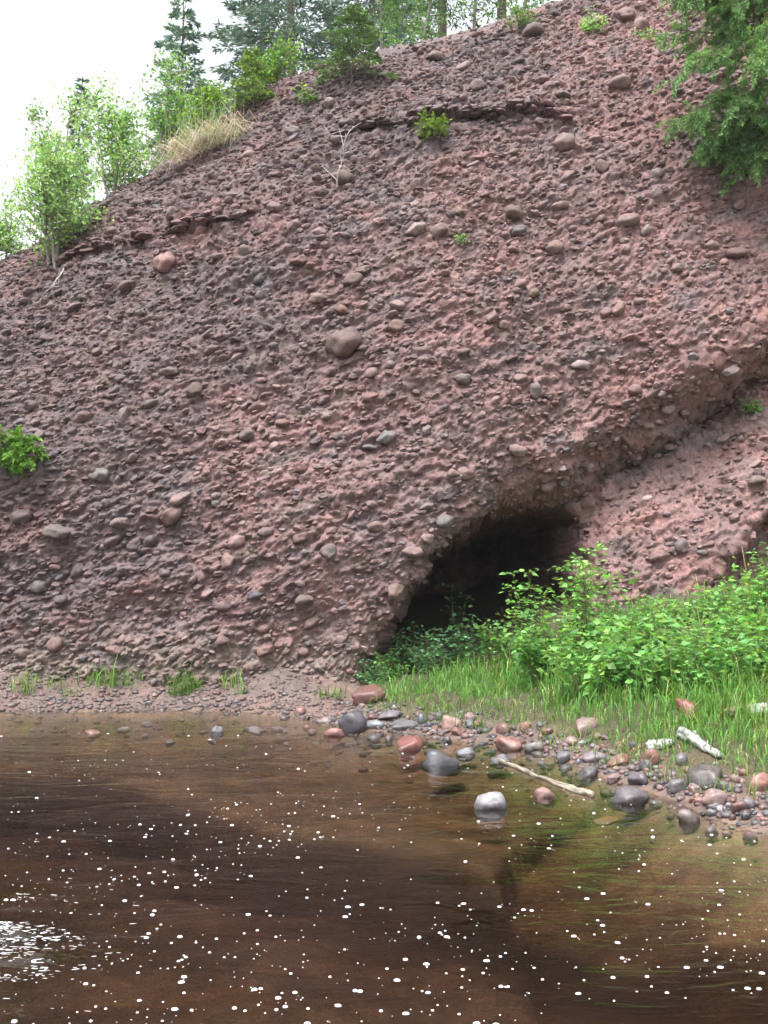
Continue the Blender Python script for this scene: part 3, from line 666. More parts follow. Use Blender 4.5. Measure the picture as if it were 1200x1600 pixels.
BOULDERS = [
 ('b', 577, 1101, 50, 28, (.165,.085,.072), 'reddish block lying at the foot of the cliff where the grass begins'),
 ('r', 551, 1143, 44, 38, DG, 'dark grey rounded boulder touching the water beside a smaller red one'),
 ('r', 521, 1150, 34, 20, (.30,.15,.13), 'smooth red stone in the water just in front of dark grey boulder'),
 ('a', 640, 1174, 44, 32, (.20,.085,.07), 'rust red angular boulder standing in the water'),
 ('a', 689, 1197, 64, 32, (.075,.075,.085), 'wet dark boulder with a flat top beside the rust red boulder'),
 ('r', 768, 1264, 50, 38, PG, 'pale grey boulder alone in the pool with a white waterline'),
 ('a', 855, 1246, 34, 25, (.31,.18,.165), 'pink angular stone beside the floating stick'),
 ('r', 988, 1256, 62, 36, (.12,.105,.11), 'large smooth dark boulder at the pool edge mirrored in the water'),
 ('r', 1108, 1232, 56, 36, (.10,.085,.085), 'big blackish boulder on the cobble shore below the white log'),
 ('a', 1078, 1131, 34, 40, (.22,.09,.07), 'rust brown cube shaped boulder standing in the grass above the white log'),
 ('a', 922, 1213, 38, 24, (.13,.12,.125), 'dark split angular stone at the waterline under a flat slab'),
 ('a', 881, 1190, 22, 20, (.15,.15,.16), 'small grey pyramid shaped stone alone in shallow water'),
 ('r', 932, 1194, 40, 18, (.21,.18,.20), 'flat purple-grey slab at the edge of the shallows'),
 ('r', 1002, 1228, 34, 20, (.12,.11,.12), 'dark oval cobble right behind the large smooth boulder'),
 ('r', 1080, 1284, 36, 30, (.19,.155,.15), 'greyish brown rounded stone half in the water at the shore tip'),
 ('r', 1121, 1262, 40, 26, (.24,.17,.16), 'pinkish brown rounded stone below the big blackish boulder'),
 ('a', 1157, 1274, 22, 22, (.17,.10,.095), 'pointed dark red stone at the lower end of the shore'),
 ('a', 797, 1172, 42, 26, (.25,.135,.115), 'reddish brown broken block on the shore above the stick'),
 ('r', 836, 1176, 30, 20, (.22,.21,.20), 'speckled grey cobble right of the reddish broken block'),
 ('r', 782, 1190, 34, 18, (.22,.22,.235), 'flat grey stone at the upper end of the stick'),
 ('a', 706, 1137, 32, 24, (.34,.22,.20), 'pale pink angular slab lying below the grass edge'),
 ('r', 728, 1178, 30, 18, (.23,.22,.24), 'grey slab tucked behind the wet flat-topped boulder'),
 ('r', 143, 1146, 26, 13, (.36,.19,.16), 'low pinkish stone in the water near the muddy toe'),
 ('a', 338, 1144, 22, 17, (.19,.18,.19), 'small grey pointed stone in shallow water off the muddy toe'),
 ('r', 398, 1139, 26, 9, (.27,.26,.27), 'flat pale stone awash between the pointed stone and red stone'),
 ('r', 1020, 1198, 22, 28, (.24,.125,.105), 'upright reddish stone next to the small white driftwood'),
 ('a', 972, 1196, 38, 18, (.22,.12,.10), 'reddish broken slab among the cobbles near the upright stone'),
 ('a', 918, 1150, 36, 28, (.25,.18,.17), 'mauve block sunk in the grass edge above the cobbles'),
 ('r', 950, 1278, 40, 8, (.32,.17,.085), 'orange stone just under the surface in front of the smooth boulder'),
 ('r', 1190, 1240, 34, 32, (.27,.14,.12), 'red rounded boulder at the right edge of the cobble shore'),
 ('r', 1101, 960+68, 0, 0, RB, ''),
 ('r', 1027, 1252, 24, 12, (.27,.27,.29), 'small pale stone awash right of the large smooth boulder'),
 ('r', 961, 1235, 20, 12, (.16,.155,.17), 'small round dark cobble alone left of the large smooth boulder'),
 ('a', 1150, 1122, 30, 18, (.26,.17,.15), 'half buried mauve stone in the grass by the second white log'),
 ('r', 1062, 1238, 30, 20, (.15,.14,.15), 'grey oval cobble left of the big blackish boulder'),
 ('a', 612, 1128, 40, 14, (.17,.16,.17), 'flat dark grey slab on the shore right of the dark boulder'),
 ('a', 632, 1142, 44, 16, (.15,.145,.155), 'broken dark slab lying behind the rust red boulder'),
 ('r', 585, 1140, 28, 14, (.26,.27,.30), 'pale bluish wet stone next to the dark grey boulder'),
 ('r', 507, 1128, 26, 12, (.30,.24,.24), 'pale mauve stone beached behind the smooth red stone'),
]
BOULDERS = [b for b in BOULDERS if b[6]]
for k, (kind, px, py, w, h, c, lab) in enumerate(BOULDERS):
    ws = lab.split(); cut = next((i for i, t in enumerate(ws) if t in STOP), len(ws)); named.append((px, py - h / 2, ' '.join(ws[:cut])))
    shore_stone('boulder' if w >= 30 else 'stone', (sh_round if kind == 'r' else sh_ang)[(k + (3 if kind == 'b' else 0)) % 8], px, py, w, h, c, lab, 'stone', sink=0.32 if h > 12 else 0.4)
# cobbles: along the shore strip
strip = [(470, 1122, 8), (520, 1128, 10), (580, 1132, 18), (660, 1142, 24), (740, 1150, 22), (820, 1160, 20), (900, 1176, 24), (960, 1196, 26), (1020, 1216, 28), (1080, 1240, 30), (1140, 1252, 34), (1200, 1262, 34)]
sxs = np.array([s[0] for s in strip]); sys_ = np.array([s[1] for s in strip]); swd = np.array([s[2] for s in strip])
CPAL = [((.21, .115, .10), 'reddish'), ((.25, .175, .165), 'pinkish'), ((.16, .152, .16), 'grey'), ((.09, .085, .092), 'dark grey'), ((.165, .125, .122), 'mauve brown'), ((.26, .25, .26), 'pale grey')]
ncob = 0; used = set()
for _ in range(3000):
    if ncob >= 165: break
    px = 470 + 730 * sr.random() ** 0.75; py = np.interp(px, sxs, sys_) + sr.normal(0, 0.62) * np.interp(px, sxs, swd)
    w = 9 + 15 * sr.random() ** 2; h = w * sr.uniform(0.5, 0.85)
    if any((px - a) ** 2 + ((py - h / 2 - b) * 1.5) ** 2 < (0.75 * (w / 2 + r)) ** 2 for a, b, r in taken): continue
    k = sr.choice(6, p=[.26, .18, .2, .14, .15, .07]); c, word = CPAL[k]
    near, nxt = sorted(named, key=lambda q: (q[0] - px) ** 2 + 3 * (q[1] - py) ** 2)[:2]
    dx, dy = px - near[0], (py - near[1]) * 1.7
    zone = ('right of' if dx > 0 else 'left of') if abs(dx) > abs(dy) else ('in front of' if dy > 0 else 'behind')
    zone += ' the ' + near[2]
    ci = int(sr.integers(16)); cut_ = ('broken', 'rounded')[ci % 2]
    size = 'large' if w > 18 else 'small' if w < 13 else 'middling'
    lab = f'{size} {word} {cut_} cobble {zone}'
    if lab in used and len(lab.split()) + 3 + len(nxt[2].split()) <= 16: lab += ', towards the ' + nxt[2]
    used.add(lab)
    shore_stone('cobble', sh_small[ci], px, py, w, h, tuple(np.array(c) * math.exp(sr.normal(0, .15))), lab, 'cobble', 'cobbles along the stony shore', sink=0.3, rz=sr.uniform(0, 6.3)); ncob += 1
# a few awash stones off the muddy toe
for k, (px, py, w, h) in enumerate([(50, 1138, 9, 6), (65, 1136, 7, 5), (98, 1138, 12, 7), (192, 1138, 20, 9), (228, 1130, 20, 8), (226, 1146, 11, 6), (264, 1158, 16, 9), (316, 1141, 10, 6), (330, 1155, 16, 7), (432, 1137, 22, 8), (446, 1140, 12, 6), (447, 1158, 9, 5), (487, 1142, 14, 10), (213, 1136, 8, 4), (494, 1158, 12, 5)]):
    c, word = CPAL[[5, 5, 1, 5, 2, 5, 2, 1, 5, 1, 5, 5, 1, 5, 2][k]]
    near = sorted(named, key=lambda q: (q[0] - px) ** 2 + 3 * (q[1] - py) ** 2)[0]; dx, dy = px - near[0], (py - near[1]) * 1.7
    rel = 'far' if abs(dx) > 60 else 'just'
    side = f'{rel} ' + ('right of' if dx > 0 else 'left of') if abs(dx) > abs(dy) else ('in front of' if dy > 0 else 'behind')
    size = 'tiny' if w < 10 else 'small' if w < 15 else 'flat'
    shore_stone('cobble', sh_small[k], px, py, w, h, c, f'{size} {word} stone awash {side} the {near[2]}', 'cobble', 'stones awash off the muddy toe', sink=0.35)
gr_ = np.random.default_rng(23); acc = Acc()
def gravel(n, fx_, s0, s1, tone=(.13, .10, .09), mixf=0.0):
    for _ in range(n):
        x, t = fx_(); y = float(Ysh(np.array([x]))[0]) + t; z = gz(x, y)
        s = s0 * (s1 / s0) ** (gr_.random() ** 2); c = 0.72 * np.array(CPAL[gr_.choice(6, p=[.17, .13, .26, .16, .23, .05])][0]) * math.exp(gr_.normal(0, .25))
        c = c + (np.array(tone) - c) * mixf * gr_.uniform(.6, 1.2)
        a = gr_.uniform(0, 6.3); A = np.array([[math.cos(a), -math.sin(a), 0], [math.sin(a), math.cos(a), 0], [0, 0, 1]])
        acc.add((P1[gr_.integers(12)] * [s, s * .8, s * .55]) @ A.T + [x, y, z + s * .15], F1, c)
gravel(700, lambda: (gr_.uniform(-5.5, -0.4), abs(gr_.normal(0, 0.24)) - 0.10), 0.012, 0.05, mixf=.4)
gravel(1500, lambda: (gr_.uniform(-5.5, 0.2), gr_.uniform(0.0, 1.1)), 0.010, 0.045, mixf=.75)
gravel(220, lambda: (gr_.uniform(-5.5, -0.4), gr_.uniform(0.1, 1.0)), 0.012, 0.05)
gravel(1000, lambda: (gr_.uniform(-0.6, 3.6), gr_.normal(0.4, 0.42)), 0.015, 0.05)
gravel(190, lambda: (gr_.uniform(-5, 2), -abs(gr_.normal(0, 0.7))), 0.02, 0.07, (.09, .065, .045), .6)
grv = acc.build('gravel', M_GRAVEL); tag(grv, 'loose wet gravel along the waterline', 'gravel', kind='stuff')

# ------------------------------------------------------------------ driftwood
def driftwood(name, label, pts_px, lift, r0, r1, c, knots=2, seed=0):
    r = np.random.default_rng(seed); ctrl = []
    for (px, py) in pts_px: ctrl.append(on_ground(px, py))
    ctrl = np.array(ctrl); ctrl[:, 2] = np.maximum(ctrl[:, 2], 0) + lift
    t = np.linspace(0, len(ctrl) - 1, 22); pts = np.stack([np.interp(t, np.arange(len(ctrl)), ctrl[:, a]) for a in range(3)], -1)
    L = np.linalg.norm(pts[-1] - pts[0]); pts += r.normal(0, 0.006 * L, pts.shape) ; pts[1:-1] = (pts[:-2] + pts[1:-1] * 2 + pts[2:]) / 4
    rr = np.linspace(r0, r1, 22) * np.exp(r.normal(0, 0.10, 22))
    root = empty(name, tuple(pts[0]), label, 'driftwood'); o = np.array(root.location)
    acc = Acc(); tube_closed(acc, pts - o, rr, 14, c); V = acc.v[0]
    ang = np.tile(np.arange(14), 22); axn = np.repeat(np.arange(22), 14)
    rid = 0.55 * perlin(np.cos(ang * .449) * 2.2 + seed, np.sin(ang * .449) * 2.2, axn * .16, 80 + seed) + 0.3 * perlin(np.cos(ang * .449) * 5, np.sin(ang * .449) * 5 + seed, axn * .3, 90 + seed)
    ctr = (pts - o)[axn]; V[:308] = ctr + (V[:308] - ctr) * (1 + 0.75 * rid)[:, None]
    cc = acc.c[0]; cc[:308] *= (0.42 + 0.62 * sstep(-.32, .05, rid))[:, None] * np.where(perlin(np.cos(ang * .449) * 1.3, np.sin(ang * .449) * 1.3 + seed, axn * .9, 95 + seed) > .22, .3, 1.0)[:, None]
    acc.build('shaft', M_DRIFT, root)
    for k in range(knots):
        i = r.integers(4, 18); d = unit(r.normal(size=3) + [0, 0, 0.8]); acc = Acc()
        q = pts[i] - o + d[None] * np.linspace(0, rr[i] * 2.0, 5)[:, None]
        tube_closed(acc, q, np.linspace(rr[i] * .32, rr[i] * .14, 5), 6, np.array(c) * .8); acc.build('branch_stub', M_DRIFT, root)
    return root
driftwood('driftwood_log', 'bleached white log lying on the grass above the cobbles', [(1066, 1152), (1085, 1163), (1104, 1176), (1126, 1188)], 0.035, 0.052, 0.026, (.42, .41, .39), 3, 1)
driftwood('driftwood_branch', 'short gnarled white driftwood piece beside upright reddish stone', [(1012, 1175), (1030, 1172), (1052, 1167)], 0.04, 0.05, 0.025, (.42, .41, .39), 3, 2)
driftwood('driftwood_log', 'white log end in the grass at the right edge of the photo', [(1172, 1122), (1200, 1121), (1250, 1120)], 0.06, 0.05, 0.055, (.42, .41, .39), 1, 3)
driftwood('driftwood_stick', 'long thin pale stick half floating between pool and shore', [(779, 1190), (820, 1207), (870, 1227), (926, 1246)], 0.012, 0.013, 0.024, (.36, .31, .24), 2, 4)

# ------------------------------------------------------------------ grass
def blades(acc, B, h, lean, w, c, rng):
    n = len(B); a = rng.uniform(0, 2 * np.pi, n); d = np.stack([np.cos(a), np.sin(a), 0 * a], -1)
    sd_ = np.stack([-np.sin(a), np.cos(a), 0 * a], -1); rot = rng.uniform(-1, 1, n)[:, None]; sd_ = unit(sd_ + d * rot)
    h = h[:, None]; l = lean[:, None]; w = w[:, None]; up = np.array([0, 0, 1.0])
    p0 = B; p1 = B + up * h * .45 + d * h * l * .15; p2 = B + up * h * (.82 - .1 * l) + d * h * l * .5; p3 = B + up * h * (1 - .38 * l) + d * h * l * 1.05
    V = np.stack([p0 - sd_ * w * .5, p0 + sd_ * w * .5, p1 - sd_ * w * .5, p1 + sd_ * w * .5, p2 - sd_ * w * .36, p2 + sd_ * w * .36, p3], 1).reshape(-1, 3)
    k = np.arange(n)[:, None] * 7
    b0 = acc.n; acc.add(V, np.concatenate([k + [0, 1, 3, 2], k + [2, 3, 5, 4]]), np.repeat(c, 7, axis=0)); acc.f3.append((k + [4, 5, 6] + b0).astype(np.int32))
gg = np.random.default_rng(31); acc = Acc()
N_ = 85000
x = gg.uniform(-0.35, 6.5, N_); y = gg.uniform(5.5, 14.5, N_); t = y - Ysh(x)
edge = 1.1 + 0.35 * perlin(x * 1.4, y * 1.4, 0.6, 71) + 0.25 * perlin(x * 4, y * 4, 0.6, 72)
edge = edge + 0.9 * sstep(2.0, 1.0, x) * 0 
den = (1 - 0.35 * sstep(11.6, 12.4, y) * sstep(1.0, 2.0, x)) * (1 - sstep(12.5, 13.0, y)) * sstep(-0.1, 1.1, t - edge) * sstep(-0.35, 0.15, x) * (0.72 + 0.9 * perlin(x * 1.1, y * 1.1, 2.6, 73) + 0.5 * perlin(x * 3.3, y * 3.3, 2.6, 74))
keep = gg.random(N_) < den; x, y, t = x[keep], y[keep], t[keep]
B = np.stack([x, y, ground_z(x, y) - 0.01], -1); n = len(x)
tall = sstep(0.0, 2.0, t - 1.2)
h = (0.08 + 0.13 * tall) * np.exp(gg.normal(0, .35, n)); c = tints(n, (.135, .29, .06), .28, .18)
dry = gg.random(n) < 0.05; c[dry] = tints(dry.sum(), (.40, .33, .16), .2)
blades(acc, B, h, gg.uniform(.1, .95, n), 0.0045 + 0.006 * gg.random(n), c, gg)
# sparse blades through the cobbles and down the shore
N_ = 900; x = gg.uniform(-0.2, 3.2, N_); y = Ysh(x) + gg.uniform(0.3, 1.5, N_)
B = np.stack([x, y, ground_z(x, y)], -1); blades(acc, B, gg.uniform(.06, .2, N_), gg.uniform(.2, 1, N_), np.full(N_, .007), tints(N_, (.12, .24, .04), .25), gg)
grass = acc.build('grass', M_GRASS); tag(grass, 'bright green grass growing on the bank in front of the cave', 'grass', kind='stuff')
def tuft(name, label, p, n, h, spread, c, cat='plant', group=None, lean=(.2, 1), w=.008, drop=None):
    root = empty(name, tuple(p), label, cat, group); acc = Acc(); r = gg
    B = r.normal(0, spread, (n, 3)) * [1, .6, .25]; B[:, 2] = np.minimum(B[:, 2], 0.0) * .4
    blades(acc, B, h * np.exp(r.normal(0, .3, n)), r.uniform(*lean, n), np.full(n, w), tints(n, c, .25), r)
    o = acc.build('blades', M_GRASS, root); o['kind'] = 'stuff'; return root
for (px, py, nn, hh, sp, lab) in [(168, 1072, 130, .22, .16, 'bright grass tuft on the muddy toe of the cliff, the widest there'), (285, 1086, 90, .24, .10, 'leafy green tuft near the water in the middle of the muddy toe'), (303, 1076, 50, .18, .05, 'small upright tuft close beside the leafy green tuft'), (235, 1060, 50, .14, .07, 'tiny grass tuft between the wide tuft and the leafy tuft'), (32, 1084, 50, .26, .10, 'thin pale tuft on the muddy toe by the left edge of the photo'), (88, 1076, 30, .18, .09, 'sparse little tuft between the pale tuft and the wide tuft'), (362, 1074, 40, .2, .09, 'sparse green tuft below the cracked grey rock'), (378, 1084, 20, .1, .05, 'lowest small sprig right of the sparse green tuft'), (515, 1090, 50, .14, .1, 'short tuft at the cliff foot just before the reddish block'), (110, 1088, 20, .12, .08, 'tiny sprig on mud between pale tuft and wide tuft')]:
    tuft('grass_tuft', lab, on_ground(px, py), nn, hh, sp, (.13, .25, .045), group='tufts on the muddy toe')
p, n_, _ = cliff_at(330, 232)
root = tuft('grass_tuft', 'long dry tan and green grass tuft hanging over the cliff edge', p + n_ * .05, 150, .6, .28, (.26, .33, .16), lean=(.1, .6), w=.009)
acc = Acc(); nn = 270; Bq = gg.normal(0, 1, (nn, 3)) * [.34, .13, .05]; Bq[:, 2] += 0.42 * Bq[:, 0]
Dq = unit(np.stack([-0.75 + gg.normal(0, .22, nn), -0.55 + gg.normal(0, .25, nn), 0.15 + gg.normal(0, .25, nn)], -1)); L = gg.uniform(.35, .85, nn)
p1 = Bq + Dq * L[:, None] * .5 + [0, 0, .06]; p2 = Bq + Dq * L[:, None] * .95 + np.array([0, 0, -1.0]) * (L * .75)[:, None]
sdv = unit(np.cross(Dq, [0, 0, 1.0])) * .005
V = np.stack([Bq - sdv, Bq + sdv, p1 - sdv, p1 + sdv, p2], 1).reshape(-1, 3); k = np.arange(nn)[:, None] * 5; c = np.repeat(tints(nn, (.42, .36, .31), .25), 5, axis=0)
acc.add(V, k + [0, 1, 3, 2], c); acc.f3.append((k + [2, 3, 4]).astype(np.int32)); acc.build('dry_blades', M_GRASS, root)['kind'] = 'stuff'

# ------------------------------------------------------------------ leafy plants, shrubs, saplings
def curve_path(p0, d, L, n, droop, rng, wob=0.08):
    pts = [np.array(p0, float)]; d = unit(np.array(d, float))
    for k in range(n - 1):
        d = unit(d + np.array([0, 0, -droop / n]) + rng.normal(0, wob, 3)); pts.append(pts[-1] + d * L / (n - 1))
    return np.array(pts)
def shrub(label, p, h, spread, nst, leaf, c, seed, name='leafy_shrub', cat='shrub', group=None, lpn=9, droop=.25, broad=.75):
    r = np.random.default_rng(seed); root = empty(name, tuple(p), label, cat, group); st = Acc(); lf = Acc()
    for k in range(nst):
        a = r.uniform(0, 6.3); rr = spread * math.sqrt(r.random()); hh = h * r.uniform(.4, 1.12) * (1 - .35 * (rr / spread) ** 2)
        b = np.array([math.cos(a) * rr * .55, math.sin(a) * rr * .45, -.03]); tip = np.array([math.cos(a) * rr, math.sin(a) * rr * .8, hh])
        pts = curve_path(b, tip - b, np.linalg.norm(tip - b), 7, droop, r, .07)
        V, F = tube(pts, np.linspace(.007, .002, 7), 5); st.add(V, F, (.14, .12, .05))
        for q_ in range(1, 7):
            m = int(1.3 * r.integers(max(2, lpn - 4), lpn + 1)) if q_ > 1 else 2
            az = r.uniform(0, 6.3, m); d = np.stack([np.cos(az), np.sin(az), r.uniform(-.35, .45, m)], -1)
            pet = pts[q_] + d * leaf * r.uniform(.2, 1.3, m)[:, None] + r.normal(0, leaf * .3, (m, 3))
            for z_ in range(m):
                if z_ % 3 == 0: V, F = tube(np.array([pts[q_], (pts[q_] + pet[z_]) / 2 + [0, 0, .004], pet[z_]]), [.002, .0018, .0015], 3); st.add(V, F, (.14, .17, .05))
            L = leaf * r.uniform(.4, 1.15, m)
            leaves(lf, pet, d + [0, 0, -.15], L, L * broad, tints(m, c, .32, .14), .12)
    st.build('stems', M_BARK, root); lf.build('leaves', M_LEAF, root)['kind'] = 'stuff'; return root
G1, G2, G3 = (.15, .32, .09), (.20, .39, .11), (.12, .27, .125)
SH = [(715, 1040, .72, .30, 10, .085, G3, 'bluish green bush with one tall stem against the dark cave'), (640, 1048, .72, .24, 8, .07, G3, 'small bluish plant at the left end of the cave mouth'),
 (672, 1050, .62, .26, 10, .06, G3, 'low bluish plant between the small plant and the tall-stemmed bush'), (775, 1035, .5, .28, 9, .075, G1, 'mid green bush in the cave mouth right of the tall-stemmed bush'),
 (838, 1030, 1.05, .36, 14, .085, G2, 'bright bush with arching stems in front of the cave mouth'), (915, 1030, 1.38, .42, 24, .085, G2, 'tallest bright bush, rising over the right rim of the cave'),
 (585, 1068, .32, .20, 8, .05, G3, 'low tangle of weeds at the cliff foot where the grass begins'), (610, 1062, .45, .20, 8, .055, G1, 'slender weeds at the lower left corner of the cave mouth'),
 (985, 985, .42, .36, 11, .075, G1, 'knee-high bush against the foot of the pink rock, nearest the cave'), (1060, 975, .34, .36, 11, .075, G2, 'knee-high bush against the middle of the pink rock foot'), (1128, 968, .42, .34, 11, .075, G1, 'knee-high bush at the mouth of the dark gully'),
 (862, 1060, .70, .40, 16, .09, G1, 'broad-leaved bush at the lower edge below the arching bush'), (938, 1078, .62, .42, 15, .10, G2, 'broad pale-leaved bush lowest on the bank, above the grass'),
 (985, 1050, .68, .42, 13, .095, G1, 'dense bush right of the tallest bright bush'), (1035, 1040, .70, .45, 14, .095, G2, 'wide bush below the bare middle of the pink rock'),
 (1010, 1082, .6, .38, 16, .09, G1, 'low broad-leaved bush right of the lowest pale-leaved bush'), (1092, 1040, .72, .42, 13, .09, G2, 'round bush below the gully at the rock foot'),
 (1070, 1085, .5, .36, 14, .085, G1, 'low bush above the rust brown cube shaped boulder'), (1135, 1070, .6, .36, 14, .085, G1, 'low ragged bush right of the round bush'),
 (1165, 1010, .75, .36, 14, .09, G2, 'bush climbing the dark gully'), (1182, 1060, .5, .36, 12, .08, G1, 'bush with a few yellow flowers at the right edge of the bank'), (1215, 960, .95, .40, 16, .09, G2, 'tall bush leaning in over the gully from the right edge')]
for k, (px, py, h, sp, ns, lf, c, lab) in enumerate(SH):
    p = on_ground(px, py); o = shrub(lab, p, h, sp, ns, lf, c, 500 + k, group='shrubs on the grassy bank')
    if 'yellow' in lab:
        acc = Acc(); m = 7; C = gg.normal(0, .22, (m, 3)) + [-.1, -.25, .62]; leaves(acc, C, gg.normal(0, 1, (m, 3)), .03, .03, np.tile([.75, .55, .03], (m, 1))); acc.build('flowers', M_LEAF, o)
# one tall stem of the bluish bush
def sprig(label, px, py, h, c, seed, leaf=.07, name='leafy_plant', on_cliff=True, nst=4, sp=.12, cat='plant', group='small plants rooted on the cliff'):
    p = cliff_at(px, py)[0] if on_cliff else on_ground(px, py)
    return shrub(label, p, h, sp, nst, leaf, c, seed, name, cat, group, 7)
shrub('single tall leafy stem standing against the black cave', on_ground(712, 1030), 1.25, .05, 2, .10, (.085, .21, .07), 560, 'leafy_plant', 'plant', None, 8, .02, .8)
sprig('small plant at the end of the overhang crack near the right edge', 1172, 642, .22, G2, 571)
sprig('tiny seedling on the upper rim of the cliff by the spruce', 482, 160, .28, (.14, .26, .06), 572)
sprig('low weeds growing on the top rim right of the stone with a bush', 938, 48, .35, G2, 573, .06, sp=.3, nst=9)
sprig('bush sprouting over a dark stone on the top rim', 818, 44, .5, (.10, .20, .06), 574, .06, sp=.32, nst=12)
sprig('tiny sprig under the cedar on the top rim', 1010, 60, .25, G2, 575, .05)
sprig('sprig of moss-green leaves beside two pale stones in mid cliff', 722, 378, .12, G1, 576, .04)
def birch(label, base_p, h, width, nleaf, c, seed, trunkc=(.30, .27, .22), name='birch_sapling', group='saplings on the left rim', leaf=.065, nb=26, multi=2):
    r = np.random.default_rng(seed); root = empty(name, tuple(base_p), label, 'tree', group); tr = Acc(); lf = Acc()
    for s in range(multi):
        d0 = np.array([r.normal(0, .12), r.normal(0, .08), 1]); b0 = np.array([r.normal(0, .1) if s else 0, r.normal(0, .08) if s else 0, -.15])
        trunk = curve_path(b0, d0, h * (1 if s == 0 else r.uniform(.6, .9)), 12, -.05, r, .05)
        V, F = tube(trunk, np.linspace(.035 * h / 3, .006, 12), 7); tr.add(V, F, trunkc)
        for k in range(nb):
            t = r.uniform(.15, 1) ** .9; i = min(10, int(t * 11)); p = trunk[i] + (trunk[i + 1] - trunk[i]) * r.random()
            a = r.uniform(0, 6.3); L = width * .5 * (1.15 - .75 * t) * r.uniform(.5, 1.15)
            br = curve_path(p, [math.cos(a), math.sin(a), .75], L, 6, .5, r, .14)
            V, F = tube(br, np.linspace(.010, .003, 6), 4); tr.add(V, F, np.array(trunkc) * .7)
            m = max(3, int(2.0 * nleaf / (nb * multi) * (.5 + L / width)))
            q_ = br[r.integers(1, 6, m)] + r.normal(0, .055 * width, (m, 3))
            l_ = leaf * r.uniform(.6, 1.2, m); leaves(lf, q_, r.normal(0, 1, (m, 3)) + [0, 0, -.4], l_, l_ * .72, tints(m, c, .25, .12), .12)
    tr.build('trunk', M_BARK, root); lf.build('crown', M_LEAF, root); return root
def top_z(x): return float(Hf(np.array([x]))[0])
def rim(px, back=0.0, up=0.0):
    """a point on the skyline of the rock near column px, moved back by 'back' metres"""
    rows = slice(0, nv - 9); m = np.abs(PX[rows] - px) < 3
    py_ = np.where(m, PY[rows], 1e9); i, j = np.unravel_index(py_.argmin(), py_.shape); p = P[i, j].copy()
    if back:
        y = p[1] + back; u = p[0] * y / p[1]; jj = np.argmin(np.abs(uc - u)); o_ = np.argsort(P[500:, jj, 1]); p = np.array([u, y, np.interp(y, P[500:, jj, 1][o_], P[500:, jj, 2][o_])])
    p[2] += up; return p
BG = (.27, .43, .17)  # birch green lightened: the glare veil is put into the leaf colour
birch('pale green birch sapling, leftmost of the trees, leaning from the low rim', cliff_at(82, 412)[0], 2.5, 1.9, 3000, BG, 601, multi=4)
birch('pale leafy sapling spilling over the left edge of the photo', rim(8, .3), 1.2, 1.0, 900, BG, 602)
birch('bright green sapling between the leftmost birch and the dry grass', rim(170, .25), 2.0, 1.6, 2600, BG, 603, multi=4)
birch('thin pale sapling behind the leftmost birch', rim(110, 1.3), 2.9, 1.1, 1000, (.20, .33, .13), 604)
birch('leafy sapling right behind the dry grass tuft', rim(245, .7), 2.2, 1.5, 2200, (.19, .34, .10), 605, multi=3)
birch('light green bush on the rim between dry grass and young spruce', rim(322, .3), 1.0, 1.0, 1400, (.16, .29, .05), 606, multi=4)
birch('small light green bush behind the young tamarack', rim(440, .5), .9, 1.0, 900, (.14, .27, .05), 607, multi=3)
for k, (px, bk) in enumerate([(655, 2.5), (735, 2.2), (610, 3.2), (800, 2.0)]):
    birch(['slim tree with light leaves above the bare top rim, left of two trunks', 'slim tree with light leaves above the bare top rim, right of two trunks', 'light green tree beside the dark spruces above the rim', 'light green low tree at the right end of the rim trees'][k], rim(px, bk), 4.2, 2.0, 1500, (.12, .24, .07), 620 + k, (.16, .14, .12), 'broadleaf_tree', 'trees behind the top rim', .07, 26, 1)

# conifers
def conifer(label, p, h, width, c, seed, name='spruce_tree', group='conifers behind the rim', low=.05, step=.22, dens=1.0, nl=.12, nw=.035, droop=.5, trunkr=None, up=.15):
    r = np.random.default_rng(seed); root = empty(name, tuple(p), label, 'tree', group); tr = Acc(); nd = Acc()
    trunk = curve_path([0, 0, -.2], [r.normal(0, .02), r.normal(0, .02), 1], h + .2, 14, 0, r, .012)
    tk = trunkr or .012 * h + .01
    V, F = tube(trunk, np.linspace(tk, .008, 14), 8); tr.add(V, F, (.12, .095, .075))
    z = low * h
    while z < h * .98:
        t = z / h; nbr = r.integers(4, 7); a0 = r.uniform(0, 6.3)
        c0 = np.array([np.interp(z, trunk[:, 2], trunk[:, k]) for k in range(3)])
        for b in range(nbr):
            a = a0 + b * 6.283 / nbr + r.normal(0, .2); L = width * .5 * (1 - t) ** .8 * r.uniform(.6, 1.15) + .06
            br = curve_path(c0 + [0, 0, r.uniform(-.4, .4) * step], [math.cos(a), math.sin(a), up], L, 7, droop * (1.1 - t), r, .07)
            V, F = tube(br, np.linspace(.006 + .006 * L, .003, 7), 4); tr.add(V, F, (.11, .085, .065))
            m = int(1.5 * dens * (10 + 46 * L)); s = r.uniform(.12, 1, m); i = np.minimum((s * 6).astype(int), 5); f = (s * 6 - i)[:, None]
            q_ = br[i] * (1 - f) + br[i + 1] * f; dr = unit(br[i + 1] - br[i]); side = unit(np.cross(dr, [0, 0, 1.0]))
            sg = r.choice([-1, 1], m)[:, None]; off_ = sg * side * (L * .42 * (1.05 - s) * r.random(m))[:, None]
            q_ = q_ + off_ + dr * np.abs(off_).sum(1, keepdims=True) * .6 + [0, 0, -.05] * np.abs(off_) * 4
            d = dr * .8 + side * sg * r.uniform(.1, .9, (m, 1)) + r.normal(0, .28, (m, 3)) + [0, 0, -.12]
            leaves(nd, q_, d, nl * r.uniform(.6, 1.3, m), nw * r.uniform(.7, 1.3, m), tints(m, c, .28, .12), .2)
        z += step * r.uniform(.75, 1.25)
    tr.build('trunk', M_BARK, root); nd.build('crown', M_NEEDLE, root); return root
